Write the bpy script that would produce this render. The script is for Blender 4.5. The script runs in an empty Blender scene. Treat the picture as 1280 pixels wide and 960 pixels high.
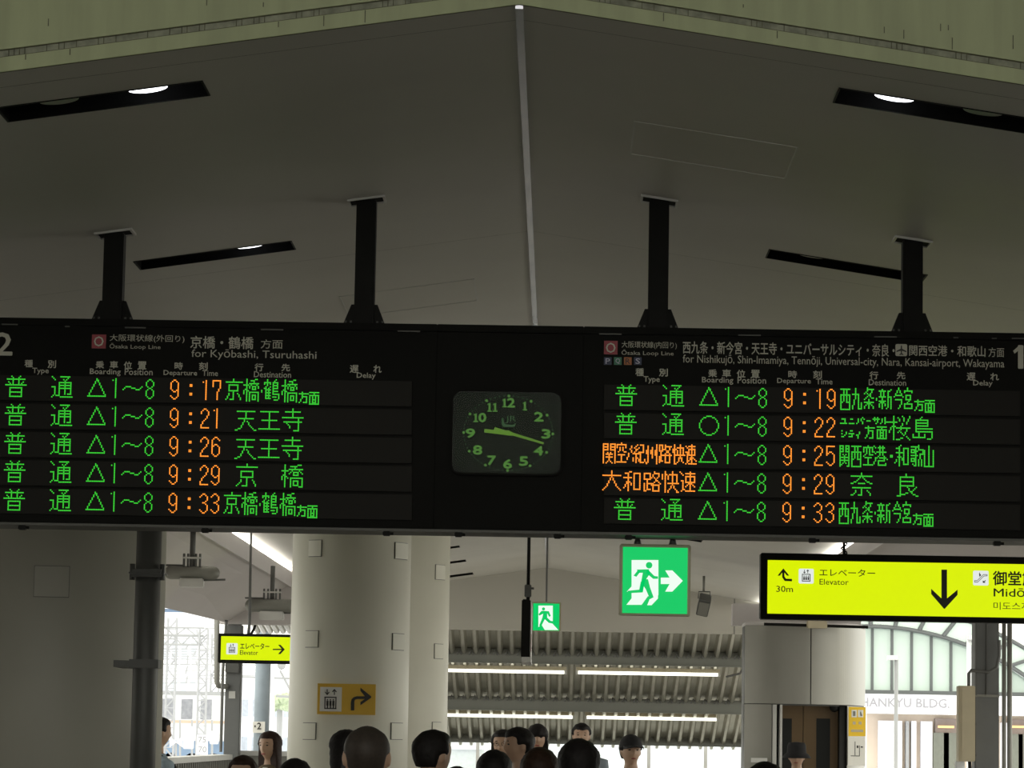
import bpy, bmesh, math, random
from math import pi, sin, cos, radians, atan, sqrt, exp, hypot
from mathutils import Vector, Matrix, noise
random.seed(7)
scene = bpy.context.scene
COL = scene.collection

# ------------------------------------------------------------------ camera
F = 4000.0                                   # focal length in pixels of a 1280 px wide frame
CAM = Vector((0.2, 0.0, 1.62))
ROT = (Matrix.Rotation(radians(0.90), 3, 'Z') @ Matrix.Rotation(pi / 2 + atan(450 / F), 3, 'X')
       @ Matrix.Rotation(radians(1.0), 3, 'Z'))
cd = bpy.data.cameras.new('camera')
cam = bpy.data.objects.new('camera', cd)
COL.objects.link(cam)
cam.matrix_world = Matrix.Translation(CAM) @ ROT.to_4x4()
cd.sensor_width = 36.0
cd.lens = F / 1280 * 36.0
cd.clip_start = 0.5
cd.clip_end = 2000
scene.camera = cam

# ------------------------------------------------------------------ sky, exposure
w = bpy.data.worlds.new('sky'); scene.world = w; w.use_nodes = True
nt = w.node_tree
bg = nt.nodes['Background']
tc = nt.nodes.new('ShaderNodeTexCoord'); nz = nt.nodes.new('ShaderNodeTexNoise'); cr = nt.nodes.new('ShaderNodeValToRGB')
nz.inputs['Scale'].default_value = 1.6; nz.inputs['Detail'].default_value = 4
cr.color_ramp.elements[0].position = 0.3; cr.color_ramp.elements[0].color = (0.90, 0.89, 0.80, 1)
cr.color_ramp.elements[1].position = 0.7; cr.color_ramp.elements[1].color = (1, 0.975, 0.86, 1)
nt.links.new(tc.outputs['Generated'], nz.inputs['Vector']); nt.links.new(nz.outputs['Fac'], cr.inputs['Fac'])
nt.links.new(cr.outputs['Color'], bg.inputs['Color'])
bg.inputs['Strength'].default_value = 2.4
scene.view_settings.view_transform = 'Standard'
scene.view_settings.look = 'None'
scene.view_settings.exposure = 0.0
scene.view_settings.gamma = 1.0
scene.view_settings.use_curve_mapping = False


# ------------------------------------------------------------------ helpers
def at(px, py, Y):
    d = ROT @ Vector(((px - 640) / F, -(py - 480) / F, -1))
    return CAM + d * ((Y - CAM.y) / d.y)


def ray_z(px, py, slope, z0, sx):
    """point where the sight line meets the sloping ceiling z = z0 - slope*|x|"""
    d = ROT @ Vector(((px - 640) / F, -(py - 480) / F, -1))
    s = sx * slope                       # z + s*x = z0
    t = (z0 - CAM.z - s * CAM.x) / (d.z + s * d.x)
    return CAM + d * t


def mat(name, col, rough=0.6, metal=0.0, var=0.06, scale=6.0, bump=0.0, emit=0.0, ecol=None, spec=0.5):
    m = bpy.data.materials.new(name); m.use_nodes = True
    n = m.node_tree.nodes; l = m.node_tree.links; b = n['Principled BSDF']
    b.inputs['Roughness'].default_value = rough; b.inputs['Metallic'].default_value = metal
    b.inputs['Specular IOR Level'].default_value = spec
    if var > 0 or bump > 0:
        t = n.new('ShaderNodeTexCoord'); q = n.new('ShaderNodeTexNoise'); q.inputs['Scale'].default_value = scale
        q.inputs['Detail'].default_value = 6
        l.new(t.outputs['Object'], q.inputs['Vector'])
        r = n.new('ShaderNodeValToRGB')
        r.color_ramp.elements[0].position = 0.3; r.color_ramp.elements[1].position = 0.7
        r.color_ramp.elements[0].color = tuple(c * (1 - var) for c in col) + (1,)
        r.color_ramp.elements[1].color = tuple(min(1, c * (1 + var)) for c in col) + (1,)
        l.new(q.outputs['Fac'], r.inputs['Fac']); l.new(r.outputs['Color'], b.inputs['Base Color'])
        if bump > 0:
            bp = n.new('ShaderNodeBump'); bp.inputs['Strength'].default_value = bump; bp.inputs['Distance'].default_value = 0.01
            l.new(q.outputs['Fac'], bp.inputs['Height']); l.new(bp.outputs['Normal'], b.inputs['Normal'])
    else:
        b.inputs['Base Color'].default_value = tuple(col) + (1,)
    if emit > 0:
        b.inputs['Emission Color'].default_value = tuple(ecol or col) + (1,)
        b.inputs['Emission Strength'].default_value = emit
    return m


def link(name, me, m, parent=None):
    o = bpy.data.objects.new(name, me); COL.objects.link(o)
    if m is not None and not me.materials: me.materials.append(m)
    if parent is not None:
        o.parent = parent
        o.matrix_parent_inverse = Matrix.Translation(-Vector(parent.location)) if parent.type == 'EMPTY' and parent.parent is None else Matrix.Identity(4)
    return o


def build(name, bm, m, parent=None, smooth=False):
    bmesh.ops.recalc_face_normals(bm, faces=bm.faces[:])
    me = bpy.data.meshes.new(name); bm.to_mesh(me); bm.free()
    if smooth:
        for p in me.polygons: p.use_smooth = True
    return link(name, me, m, parent)


def tag(o, label=None, cat=None, group=None, kind=None):
    if label: o['label'] = label
    if cat: o['category'] = cat
    if group: o['group'] = group
    if kind: o['kind'] = kind
    return o


def struct(o, label=None, cat=None):
    o['kind'] = 'structure'
    if label: o['label'] = label
    if cat: o['category'] = cat
    return o


def empty(name, loc, label, cat, group=None):
    o = bpy.data.objects.new(name, None); COL.objects.link(o); o.location = loc; o.empty_display_size = 0.1
    return tag(o, label, cat, group)


def box(bm, x0, x1, y0, y1, z0, z1, M=None):
    vs = [bm.verts.new((x, y, z)) for z in (z0, z1) for y in (y0, y1) for x in (x0, x1)]
    if M is not None:
        for v in vs: v.co = M @ v.co
    for f in ((0, 1, 3, 2), (4, 6, 7, 5), (0, 4, 5, 1), (2, 3, 7, 6), (0, 2, 6, 4), (1, 5, 7, 3)):
        bm.faces.new([vs[i] for i in f])
    return vs


def B(name, x0, x1, y0, y1, z0, z1, m, parent=None, bev=0.0):
    bm = bmesh.new(); box(bm, x0, x1, y0, y1, z0, z1)
    if bev > 0:
        bmesh.ops.bevel(bm, geom=bm.edges[:], offset=bev, segments=2, affect='EDGES')
    return build(name, bm, m, parent)


def tube(bm, pts, rad, seg=12, cap=True, ry=None):
    """tapered tube along points; rad scalar or list"""
    pts = [Vector(p) for p in pts]; n = len(pts)
    if not hasattr(rad, '__len__'): rad = [rad] * n
    rings = []
    ref = None
    for i, p in enumerate(pts):
        t = (pts[min(i + 1, n - 1)] - pts[max(i - 1, 0)]).normalized()
        if ref is None:
            ref = Vector((1, 0, 0)) if abs(t.x) < 0.8 else Vector((0, 1, 0))
        u = (ref - t * ref.dot(t)).normalized(); v = t.cross(u); ref = u
        rings.append([bm.verts.new(p + (u * cos(a) + v * sin(a)) * rad[i]) for a in [2 * pi * k / seg for k in range(seg)]])
    for a, b in zip(rings, rings[1:]):
        for k in range(seg):
            bm.faces.new((a[k], a[(k + 1) % seg], b[(k + 1) % seg], b[k]))
    if cap:
        bm.faces.new(rings[0][::-1]); bm.faces.new(rings[-1])


def T(name, pts, rad, m, parent=None, seg=12):
    bm = bmesh.new(); tube(bm, pts, rad, seg)
    return build(name, bm, m, parent, smooth=seg > 8)


def loft(bm, rings, seg=20):
    """rings: (cx, cy, z, rx, ry)"""
    R = []
    for cx, cy, z, rx, ry in rings:
        R.append([bm.verts.new((cx + rx * cos(2 * pi * k / seg), cy + ry * sin(2 * pi * k / seg), z)) for k in range(seg)])
    for a, b in zip(R, R[1:]):
        for k in range(seg):
            bm.faces.new((a[k], a[(k + 1) % seg], b[(k + 1) % seg], b[k]))
    bm.faces.new(R[0][::-1]); bm.faces.new(R[-1])


def prism(name, pts, Y, t, m, parent=None):
    """flat plate: outline in photo pixels measured on plane y = Y, thickness t towards the back"""
    bm = bmesh.new()
    P = [at(x, y, Y) for x, y in pts]
    a = [bm.verts.new(p) for p in P]; b = [bm.verts.new(p + Vector((0, t, 0))) for p in P]
    bm.faces.new(a); bm.faces.new(b[::-1])
    n = len(P)
    for i in range(n): bm.faces.new((a[i], a[(i + 1) % n], b[(i + 1) % n], b[i]))
    bm.normal_update()
    bmesh.ops.triangulate(bm, faces=[f for f in bm.faces if len(f.verts) >= 4])
    return build(name, bm, m, parent)


def rect(px0, py0, px1, py1, Y):
    """world x/z range of an upright rectangle measured in the photo"""
    c = at((px0 + px1) / 2, (py0 + py1) / 2, Y); s = (Y / F) * 1.005
    return c.x - (px1 - px0) / 2 * s, c.x + (px1 - px0) / 2 * s, c.z - (py1 - py0) / 2 * s, c.z + (py1 - py0) / 2 * s


def PB(name, px0, py0, px1, py1, Y, t, m, parent=None, bev=0.0):
    x0, x1, z0, z1 = rect(px0, py0, px1, py1, Y)
    return B(name, x0, x1, Y, Y + t, z0, z1, m, parent, bev)


def text(s, px0, py0, px1, py1, Y, m, parent, bold=0.0, name='lettering', lift=0.004, keep=False):
    """lettering laid on a plane, fitted to the size it has there"""
    c = bpy.data.curves.new('t', 'FONT'); c.body = s; c.resolution_u = 2; c.fill_mode = 'FRONT'
    o = bpy.data.objects.new('t', c); COL.objects.link(o)
    bpy.context.view_layer.update()
    me = bpy.data.meshes.new_from_object(o.evaluated_get(bpy.context.evaluated_depsgraph_get()))
    bpy.data.objects.remove(o); bpy.data.curves.remove(c)
    xs = [v.co.x for v in me.vertices]; ys = [v.co.y for v in me.vertices]
    a0, a1, b0, b1 = min(xs), max(xs), min(ys), max(ys)
    X0, X1, Z0, Z1 = rect(px0, py0, px1, py1, Y)
    sx = (X1 - X0) / max(a1 - a0, 1e-5); sz = (Z1 - Z0) / max(b1 - b0, 1e-5)
    for v in me.vertices:
        v.co = Vector((X0 + (v.co.x - a0) * sx, Y - lift, Z0 + (v.co.y - b0) * sz))
    if bold > 0:
        d = bold * (Z1 - Z0) * 1.1
        q = bmesh.new(); q.from_mesh(me); g0 = q.verts[:] + q.edges[:] + q.faces[:]
        for n_, (u, v_) in enumerate(((d, 0), (-d, 0), (0, d), (0, -d))):
            nv = [e for e in bmesh.ops.duplicate(q, geom=g0)['geom'] if isinstance(e, bmesh.types.BMVert)]
            bmesh.ops.translate(q, verts=nv, vec=(u, 0.0002 * (n_ + 1), v_))
        q.to_mesh(me); q.free()
    me.materials.clear()
    return link(name, me, m, parent)


def smat(name, col, e):      # backlit material
    return mat(name, tuple(c * 0.04 for c in col), 0.4, var=0, emit=e, ecol=col, spec=0.2)


# ------------------------------------------------------------------ materials
M = {}
M['ceil'] = mat('ceiling_paint', (0.55, 0.54, 0.50), 0.55, var=0.04, scale=0.8)
M['soffit'] = mat('soffit_paint', (0.52, 0.49, 0.485), 0.6, var=0.03, scale=0.8)
M['fascia'] = mat('fascia_paint', (0.31, 0.345, 0.19), 0.5, var=0.10, scale=3)
M['fasciarib'] = mat('fascia_rubber', (0.22, 0.23, 0.17), 0.7, var=0.3, scale=25)
M['stain'] = mat('rust_streak', (0.10, 0.10, 0.06), 0.8, var=0.3, scale=40)
M['column'] = mat('column_paint', (0.74, 0.73, 0.63), 0.45, var=0.04, scale=1.5)
M['wall'] = mat('wall_paint', (0.44, 0.425, 0.38), 0.6, var=0.03, scale=1)
M['black'] = mat('black_paint', (0.008, 0.008, 0.007), 0.6, var=0.2, scale=8, spec=0.15)
M['blackin'] = mat('black_recess', (0.006, 0.006, 0.006), 0.8, var=0, spec=0.1)
M['housing'] = mat('board_housing', (0.0065, 0.0065, 0.0055), 0.6, var=0.15, scale=3, spec=0.08)
M['ledpanel'] = mat('led_window', (0.0125, 0.0115, 0.0090), 0.5, var=0.05, scale=3, spec=0.10)
M['white'] = mat('board_lettering', (0.55, 0.54, 0.46), 0.6, var=0, spec=0.2)
M['grey'] = mat('grey_metal', (0.22, 0.22, 0.20), 0.5, 0.3, scale=5)
M['darkgrey'] = mat('dark_grey_metal', (0.11, 0.112, 0.108), 0.5, 0.2, scale=5)
M['post'] = mat('post_paint', (0.13, 0.135, 0.135), 0.5, scale=4)
M['pale'] = mat('pale_grey_metal', (0.55, 0.55, 0.53), 0.45, 0.2, scale=4)
M['galv'] = mat('galvanised_sheet', (0.52, 0.51, 0.45), 0.28, 0.7, var=0.12, scale=2.5)
M['beam'] = mat('grey_beam', (0.17, 0.175, 0.155), 0.6, scale=2)
M['chrome'] = mat('chrome_edge', (0.75, 0.76, 0.80), 0.25, 0.8, var=0)
M['ridge'] = mat('ridge_cover', (0.80, 0.80, 0.95), 0.22, 0.55, var=0.12, scale=2)
M['floor'] = mat('floor_tiles', (0.28, 0.265, 0.24), 0.45, var=0.1, scale=2)
M['hall'] = mat('hall_cladding', (0.5, 0.5, 0.48), 0.7, var=0.05, scale=0.5)
M['green'] = mat('led_green', (0.01, 0.02, 0.01), 0.5, var=0, emit=1.0, ecol=(0.032, 0.70, 0.028))
M['orange'] = mat('led_orange', (0.02, 0.01, 0.01), 0.5, var=0, emit=1.0, ecol=(1.5, 0.42, 0.03))
M['exitgreen'] = smat('exit_green', (0.0, 0.55, 0.12), 1.05)
M['exitwhite'] = smat('exit_white', (0.85, 1.0, 0.88), 1.0)
M['yellow'] = smat('sign_yellow', (0.70, 0.87, 0.0), 1.0)
M['signwhite'] = smat('sign_white', (0.85, 0.9, 0.86), 0.9)
M['signblack'] = mat('sign_black', (0.012, 0.016, 0.004), 0.5, var=0)
M['tube'] = smat('tube_light', (1.0, 0.98, 0.80), 2.6)
M['cove'] = smat('cove_light', (1.0, 0.97, 0.88), 22.0)
M['lens'] = smat('downlight_lens', (0.93, 0.96, 1.0), 3.5)
M['lensoff'] = mat('unlit_lens', (0.50, 0.49, 0.45), 0.3, var=0)
M['exitframe'] = mat('exit_frame', (0.46, 0.43, 0.29), 0.5, var=0.05)
M['ochre'] = mat('ochre_plate', (0.75, 0.45, 0.02), 0.5, var=0.02)
M['platewhite'] = mat('plate_white', (0.80, 0.79, 0.74), 0.5, var=0)
M['ink'] = mat('plate_ink', (0.03, 0.028, 0.025), 0.6, var=0)
M['red'] = mat('line_red', (0.30, 0.02, 0.035), 0.5, var=0)
M['navy'] = mat('line_navy', (0.015, 0.025, 0.075), 0.5, var=0)
M['teal'] = mat('line_green', (0.03, 0.18, 0.10), 0.5, var=0)
M['brownor'] = mat('line_orange', (0.40, 0.12, 0.02), 0.5, var=0)
M['lilac'] = mat('line_lettering', (0.45, 0.45, 0.58), 0.5, var=0)
M['hinge'] = mat('board_catch', (0.07, 0.07, 0.062), 0.5, 0.2, var=0)
M['steelpanel'] = mat('steel_cladding', (0.25, 0.245, 0.22), 0.36, 0.55, var=0.05, scale=1.5)
M['bronze'] = mat('bronze_door', (0.10, 0.062, 0.026), 0.4, 0.3, var=0.1, scale=2)
M['darkglass'] = mat('dark_glass', (0.012, 0.013, 0.012), 0.3, var=0, spec=0.15)
M['cabinet'] = mat('cabinet_beige', (0.50, 0.44, 0.31), 0.55, var=0.05)
M['outpale'] = mat('pale_steelwork', (0.72, 0.74, 0.76), 0.6, var=0.06)
M['outwhite'] = mat('white_cladding', (0.85, 0.86, 0.92), 0.6, var=0.03)
M['outbeige'] = mat('beige_stone', (0.62, 0.52, 0.42), 0.7, var=0.08, scale=0.6)
M['outgrey'] = mat('grey_concrete', (0.35, 0.36, 0.37), 0.8, var=0.1, scale=0.5)
M['outglass'] = mat('pale_green_glass', (0.50, 0.60, 0.55), 0.15, 0.2, var=0.08, scale=0.15)
M['mullion'] = mat('mullion_grey', (0.10, 0.11, 0.11), 0.5, var=0)
M['lattice'] = mat('lattice_steel', (0.40, 0.41, 0.43), 0.6, var=0.1)
M['bluebld'] = mat('blue_panels', (0.20, 0.29, 0.42), 0.4, var=0.1, scale=0.3)
M['trainwin'] = mat('train_windows', (0.27, 0.28, 0.31), 0.3, var=0.2)
M['trainor'] = mat('orange_stripe', (0.62, 0.44, 0.34), 0.5, var=0)
M['palewin'] = mat('pale_window', (0.50, 0.55, 0.62), 0.4, var=0.1)
M['ballast'] = mat('ballast', (0.78, 0.79, 0.86), 0.9, var=0.2, scale=3, bump=0.5)
M['faint'] = mat('faint_lettering', (0.33, 0.33, 0.36), 0.6, var=0)
M['clockface'] = mat('clock_face', (0.006, 0.011, 0.006), 0.6, var=0.3, scale=9, spec=0.1)
M['clockgreen'] = mat('clock_numerals', (0.05, 0.16, 0.02), 0.5, var=0, emit=1.0, ecol=(0.050, 0.150, 0.018))
M['clockhand'] = mat('clock_hands', (0.06, 0.16, 0.01), 0.5, var=0, emit=1.0, ecol=(0.075, 0.160, 0.008))
M['clockdim'] = mat('clock_dim_marks', (0.02, 0.07, 0.02), 0.5, var=0, emit=1.0, ecol=(0.010, 0.040, 0.012))
M['tree'] = mat('foliage', (0.42, 0.50, 0.34), 0.8, var=0.3, scale=6)


def glass(name, tint, rough=0.0, ior=1.45):
    m = bpy.data.materials.new(name); m.use_nodes = True
    n = m.node_tree.nodes; l = m.node_tree.links; n.remove(n['Principled BSDF'])
    t = n.new('ShaderNodeBsdfTransparent'); g = n.new('ShaderNodeBsdfGlossy'); x = n.new('ShaderNodeMixShader'); f = n.new('ShaderNodeFresnel')
    t.inputs['Color'].default_value = tint + (1,); g.inputs['Roughness'].default_value = rough; f.inputs['IOR'].default_value = ior
    l.new(f.outputs[0], x.inputs[0]); l.new(t.outputs[0], x.inputs[1]); l.new(g.outputs[0], x.inputs[2]); l.new(x.outputs[0], n['Material Output'].inputs['Surface'])
    return m


M['glass'] = glass('window_glass', (0.92, 0.95, 0.94), 0.02)
M['clockglass'] = glass('clock_glass', (0.9, 0.95, 0.9), 0.02, 1.12)

# ------------------------------------------------------------------ the setting
ZR, SL, HW = 4.64, 0.148, 4.25            # ridge height, ceiling slope, half width
Y0, Y1 = 12.9, 55.0


def zc(x): return ZR - SL * abs(x)


def grid_panel(name, sx, xa, xb, ya, yb, holes, m, parent, thick=0.05):
    """one sloping ceiling panel with rectangular openings"""
    xs = sorted(set([xa, xb] + [v for h in holes for v in h[:2] if xa < v < xb]))
    ys = sorted(set([ya, yb] + [v for h in holes for v in h[2:] if ya < v < yb]))
    bm = bmesh.new()
    for i in range(len(xs) - 1):
        for j in range(len(ys) - 1):
            cx, cy = (xs[i] + xs[i + 1]) / 2, (ys[j] + ys[j + 1]) / 2
            if any(h[0] < cx < h[1] and h[2] < cy < h[3] for h in holes): continue
            bm.faces.new([bm.verts.new((x, y, zc(x))) for x, y in ((xs[i], ys[j]), (xs[i + 1], ys[j]), (xs[i + 1], ys[j + 1]), (xs[i], ys[j + 1]))])
    bmesh.ops.remove_doubles(bm, verts=bm.verts[:], dist=1e-5)
    return build(name, bm, m, parent)


# lamp slots, measured on the ceiling: (px0, py0, px1, py1, half width along the hall, lamps)
def slot_rect(pa, pb, half, sx):
    a = ray_z(*pa, SL, ZR, sx); b = ray_z(*pb, SL, ZR, sx); yc = (a.y + b.y) / 2
    return (min(a.x, b.x), max(a.x, b.x), yc - half, yc + half)


SLOTS = [
    (slot_rect((4, 143), (256, 110), 0.15, -1), -1, [(0.72, True), (0.28, False)], 'long black ceiling light slot nearest on the left slope, one lamp lit'),
    (slot_rect((1046, 121), (1300, 157), 0.15, 1), 1, [(0.28, True), (0.72, False)], 'long black ceiling light slot nearest on the right slope, one lamp lit'),
    (slot_rect((172, 331), (366, 307), 0.15, -1), -1, [(0.72, True)], 'black ceiling light slot between the two left hanger posts'),
    (slot_rect((960, 318), (1155, 347), 0.15, 1), 1, [(0.28, False)], 'black ceiling light slot behind the rightmost hanger post'),
    (slot_rect((505, 692), (574, 683), 0.2, -1), -1, [], 'nearest of the three thin slots in the far ceiling beside the columns'),
    (slot_rect((515, 709), (582, 701), 0.25, -1), -1, [], 'middle one of the three thin slots in the far ceiling beside the columns'),
    (slot_rect((525, 725), (591, 717), 0.3, -1), -1, [], 'farthest of the three thin slots in the far ceiling beside the columns'),
    (slot_rect((842, 671), (877, 676), 0.2, 1), 1, [], 'thin black slot in the far ceiling right of the large exit sign'),
]
ceiling = empty('ceiling', (0, Y0, ZR), 'sloping grey painted ceiling rising to a central ridge', 'ceiling'); ceiling['kind'] = 'structure'
cuts = [Y0, ray_z(960, 74, SL, ZR, 1).y, ray_z(900, 327, SL, ZR, 1).y, 24, 32, 40, 48, Y1]
for sx in (-1, 1):
    for i in range(len(cuts) - 1):
        hs = [s[0] for s in SLOTS if s[1] == sx]
        xa, xb = (0.0, HW) if sx > 0 else (-HW, 0.0)
        grid_panel('ceiling_panel', sx, xa, xb, cuts[i] + 0.002, cuts[i + 1] - 0.002, hs, M['ceil'], ceiling)
bm = bmesh.new()
for sx in (-1, 1):
    bm.faces.new([bm.verts.new((x, y, zc(x) + 0.35)) for x, y in ((0, Y0), (sx * HW, Y0), (sx * HW, Y1), (0, Y1))])
build('ceiling_backing', bm, M['blackin'], ceiling)
bm = bmesh.new()
box(bm, -0.016, 0.016, Y0, Y1, ZR - 0.016, ZR + 0.02)
build('ridge_cover', bm, M['ridge'], ceiling)
# access hatches (thin raised frames)
for (pa, pb, hf, sx) in (((790, 172), (990, 204), 0.42, 1), ((430, 384), (595, 362), 0.5, -1)):
    x0, x1, y0, y1 = slot_rect(pa, pb, hf, sx)
    bm = bmesh.new(); r = 0.004
    for a, b, c, d in ((x0, x1, y0, y0 + r), (x0, x1, y1 - r, y1), (x0, x0 + 2 * r, y0, y1), (x1 - 2 * r, x1, y0, y1)):
        vs = [bm.verts.new((x, y, zc(x) - dz)) for dz in (0.003, -0.01) for x, y in ((a, c), (b, c), (b, d), (a, d))]
        for f in ((0, 1, 2, 3), (4, 7, 6, 5), (0, 4, 5, 1), (1, 5, 6, 2), (2, 6, 7, 3), (3, 7, 4, 0)): bm.faces.new([vs[k] for k in f])
    build('hatch_frame', bm, M['pale'], ceiling)

for (h, sx, lamps, lab) in SLOTS:
    x0, x1, y0, y1 = h; xc = (x0 + x1) / 2
    t = empty('ceiling_light', (xc, (y0 + y1) / 2, zc(xc)), lab, 'ceiling light', 'recessed slots in the ceiling')
    bm = bmesh.new()
    P = [(x0, y0), (x1, y0), (x1, y1), (x0, y1)]
    lo = [bm.verts.new((x, y, zc(x) + 0.0005)) for x, y in P]; hi = [bm.verts.new((x, y, zc(x) + 0.12)) for x, y in P]
    for i in range(4): bm.faces.new((lo[i], lo[(i + 1) % 4], hi[(i + 1) % 4], hi[i]))
    bm.faces.new(hi)
    build('lamp_housing', bm, M['blackin'], t)
    bm = bmesh.new(); e = 0.008
    for a, b, c, d in ((x0 - e, x1 + e, y0 - e, y0), (x0 - e, x1 + e, y1, y1 + e), (x0 - e, x0, y0, y1), (x1, x1 + e, y0, y1)):
        vs = [bm.verts.new((x, y, zc(x) - dz)) for dz in (0.004, -0.004) for x, y in ((a, c), (b, c), (b, d), (a, d))]
        for f in ((0, 1, 2, 3), (4, 7, 6, 5), (0, 4, 5, 1), (1, 5, 6, 2), (2, 6, 7, 3), (3, 7, 4, 0)): bm.faces.new([vs[k] for k in f])
    build('trim_frame', bm, M['black'], t)
    for u, lit in lamps:
        lx = x0 + (x1 - x0) * u; ly = (y0 + y1) / 2 - 0.02
        bm = bmesh.new()
        rr = 0.085
        for (r0, r1, za, zb) in ((rr, rr, 0.026, 0.06),):
            ring = [(cos(2 * pi * k / 32), sin(2 * pi * k / 32)) for k in range(32)]
            a = [bm.verts.new((lx + c * r0, ly + s * r0, zc(lx + c * r0) + za)) for c, s in ring]
            b = [bm.verts.new((lx + c * r1, ly + s * r1, zc(lx + c * r1) + zb)) for c, s in ring]
            for k in range(32): bm.faces.new((a[k], a[(k + 1) % 32], b[(k + 1) % 32], b[k]))
            bm.faces.new(a)
            bm.faces.new(b)
        o = build('lamp_lens', bm, M['lens'] if lit else M['lensoff'], t)
        o['label'] = 'lit round lamp' if lit else 'unlit round lamp'

# roof-edge fascia facing the camera: paint with drip stains running down
_n = M['fascia'].node_tree
_q = [a for a in _n.nodes if a.type == 'TEX_NOISE'][0]; _t = [a for a in _n.nodes if a.type == 'TEX_COORD'][0]
_m = _n.nodes.new('ShaderNodeMapping'); _m.inputs['Scale'].default_value = (9, 9, 0.8)
_n.links.new(_t.outputs['Object'], _m.inputs['Vector']); _n.links.new(_m.outputs['Vector'], _q.inputs['Vector']); _q.inputs['Scale'].default_value = 1.3
fas = empty('trim_1', (0, Y0, ZR), 'pale green painted roof edge with a dark ribbed groove', 'roof edge'); fas['kind'] = 'structure'


def chevron(name, h0, h1, ya, yb, m):
    bm = bmesh.new()
    for sx in (-1, 1):
        P = [(0, h0), (sx * 9, h0), (sx * 9, h1), (0, h1)]
        a = [bm.verts.new((x, ya, zc(x) + h)) for x, h in P]; b = [bm.verts.new((x, yb, zc(x) + h)) for x, h in P]
        bm.faces.new(a); bm.faces.new(b)
        for i in range(4): bm.faces.new((a[i], a[(i + 1) % 4], b[(i + 1) % 4], b[i]))
    return build(name, bm, m, fas)


chevron('lower_band', 0.001, 0.062, Y0 - 0.012, Y0 + 0.0, M['fascia'])
chevron('groove_seal', 0.062, 0.094, Y0 - 0.004, Y0 + 0.03, M['fasciarib'])
chevron('upper_band', 0.094, 0.62, Y0 - 0.016, Y0 + 0.05, M['fascia'])
chevron('upper_board', 0.63, 1.6, Y0 - 0.05, Y0 + 0.05, M['fascia'])
bm = bmesh.new()
for sx in (-1, 1):
    x = 0.02
    while x < 3.2:
        xx = sx * x
        box(bm, xx - 0.0015, xx + 0.0015, Y0 - 0.008, Y0 - 0.004, zc(xx) + 0.062, zc(xx) + 0.094)
        x += random.choice((0.022, 0.05, 0.09, 0.13))
build('groove_rib', bm, M['stain'], fas)['kind'] = 'stuff'
for h0 in (0.0625, 0.0905):
    chevron('groove_edge', h0, h0 + 0.003, Y0 - 0.007, Y0 - 0.003, M['stain'])
bm = bmesh.new()
for k in range(34):
    x = random.uniform(-2.9, 2.9); h = random.uniform(0.015, 0.06); top = random.choice((0.062, 0.2, 0.15))
    box(bm, x - 0.002, x + 0.002, Y0 - (0.013 if top == 0.062 else 0.0172), Y0 - 0.005, zc(x) + top - h, zc(x) + top - 0.002)
build('drip_streak', bm, M['stain'], fas)['kind'] = 'stuff'

# hall in front of the concourse: floor, unseen roof and side walls put in to shade it
struct(B('floor', -14, 14, -25, 69, -0.2, 0.0, M['floor']), 'grey tiled station floor', 'floor')
struct(B('wall_front', -14, 14, Y0 + 0.06, Y0 + 0.3, 6.1, 14, M['hall']), 'high wall above the concourse mouth', 'wall')
bm = bmesh.new(); box(bm, -14, 14, -25, Y0 + 0.3, 14.0, 14.3)
struct(build('trim_2', bm, M['hall']), 'unseen high hall roof over the viewer, put in to shade', 'roof')

for n, x0, x1 in (('wall_shade_left', -14.3, -14), ('wall_shade_right', 14, 14.3)):
    struct(B(n, x0, x1, -25, Y0 + 0.3, -0.2, 14.3, M['hall']), 'unseen side wall of the high hall, put in to shade', 'wall')
struct(B('wall_shade_left', -7.2, -7.0, Y0 + 0.3, 22, 0, 4.6, M['wall']), 'unseen left side wall of the near concourse, added to hold back light', 'wall')  # unseen side walls, added and cut to length to limit daylight
struct(B('wall_shade_right', 7.0, 7.2, Y0 + 0.3, 21, 0, 4.6, M['wall']), 'unseen right side wall of the near concourse, added to hold back light', 'wall')

# side aisle ceilings
def quad_slab(name, pts, t, m, parent=None):
    bm = bmesh.new()
    a = [bm.verts.new(p) for p in pts]; b = [bm.verts.new(Vector(p) + Vector((0, 0, t))) for p in pts]
    bm.faces.new(a); bm.faces.new(b[::-1])
    for i in range(len(pts)): bm.faces.new((a[i], a[(i + 1) % len(pts)], b[(i + 1) % len(pts)], b[i]))
    return build(name, bm, m, parent)


aisle_l = empty('trim_3', (-4.5, 20, 3.9), 'grey soffit over the left aisle beside the bright cove', 'soffit'); aisle_l['kind'] = 'structure'
quad_slab('soffit_panel', [(-HW, Y0, 4.0), (-HW, 27, 4.0), (-7, 27, 3.7), (-7, Y0, 3.7)], 0.1, M['soffit'], aisle_l)
SE1 = at(190, 756, 37); SE2 = at(283, 778, 46); SE0 = SE1 + (SE1 - SE2) * (10 / 9)
quad_slab('soffit_panel', [(-3.64, 27.0, 3.86), (-3.64, 46.0, 3.86), SE2, SE0], 0.1, M['soffit'], aisle_l)
B('cove_fascia', -3.65, -3.63, 27.0, 46.3, 3.80, 4.02, M['soffit'], aisle_l)
B('end_beam', SE2.x - 0.1, -3.2, 46.0, 46.3, SE2.z - 0.02, 4.15, M['soffit'], aisle_l)
aisle_r = empty('trim_4', (4.5, 20, 3.9), 'grey soffit over the right aisle beside the bright cove', 'soffit'); aisle_r['kind'] = 'structure'
quad_slab('soffit_panel', [(HW, Y0, 4.0), (HW, 27, 4.0), (7, 27, 3.7), (7, Y0, 3.7)], 0.1, M['soffit'], aisle_r)
quad_slab('soffit_panel', [(3.64, 27.0, 3.86), (3.64, 55, 3.86), (4.9, 55, 3.6), (4.9, 27, 3.6)], 0.1, M['soffit'], aisle_r)
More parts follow.
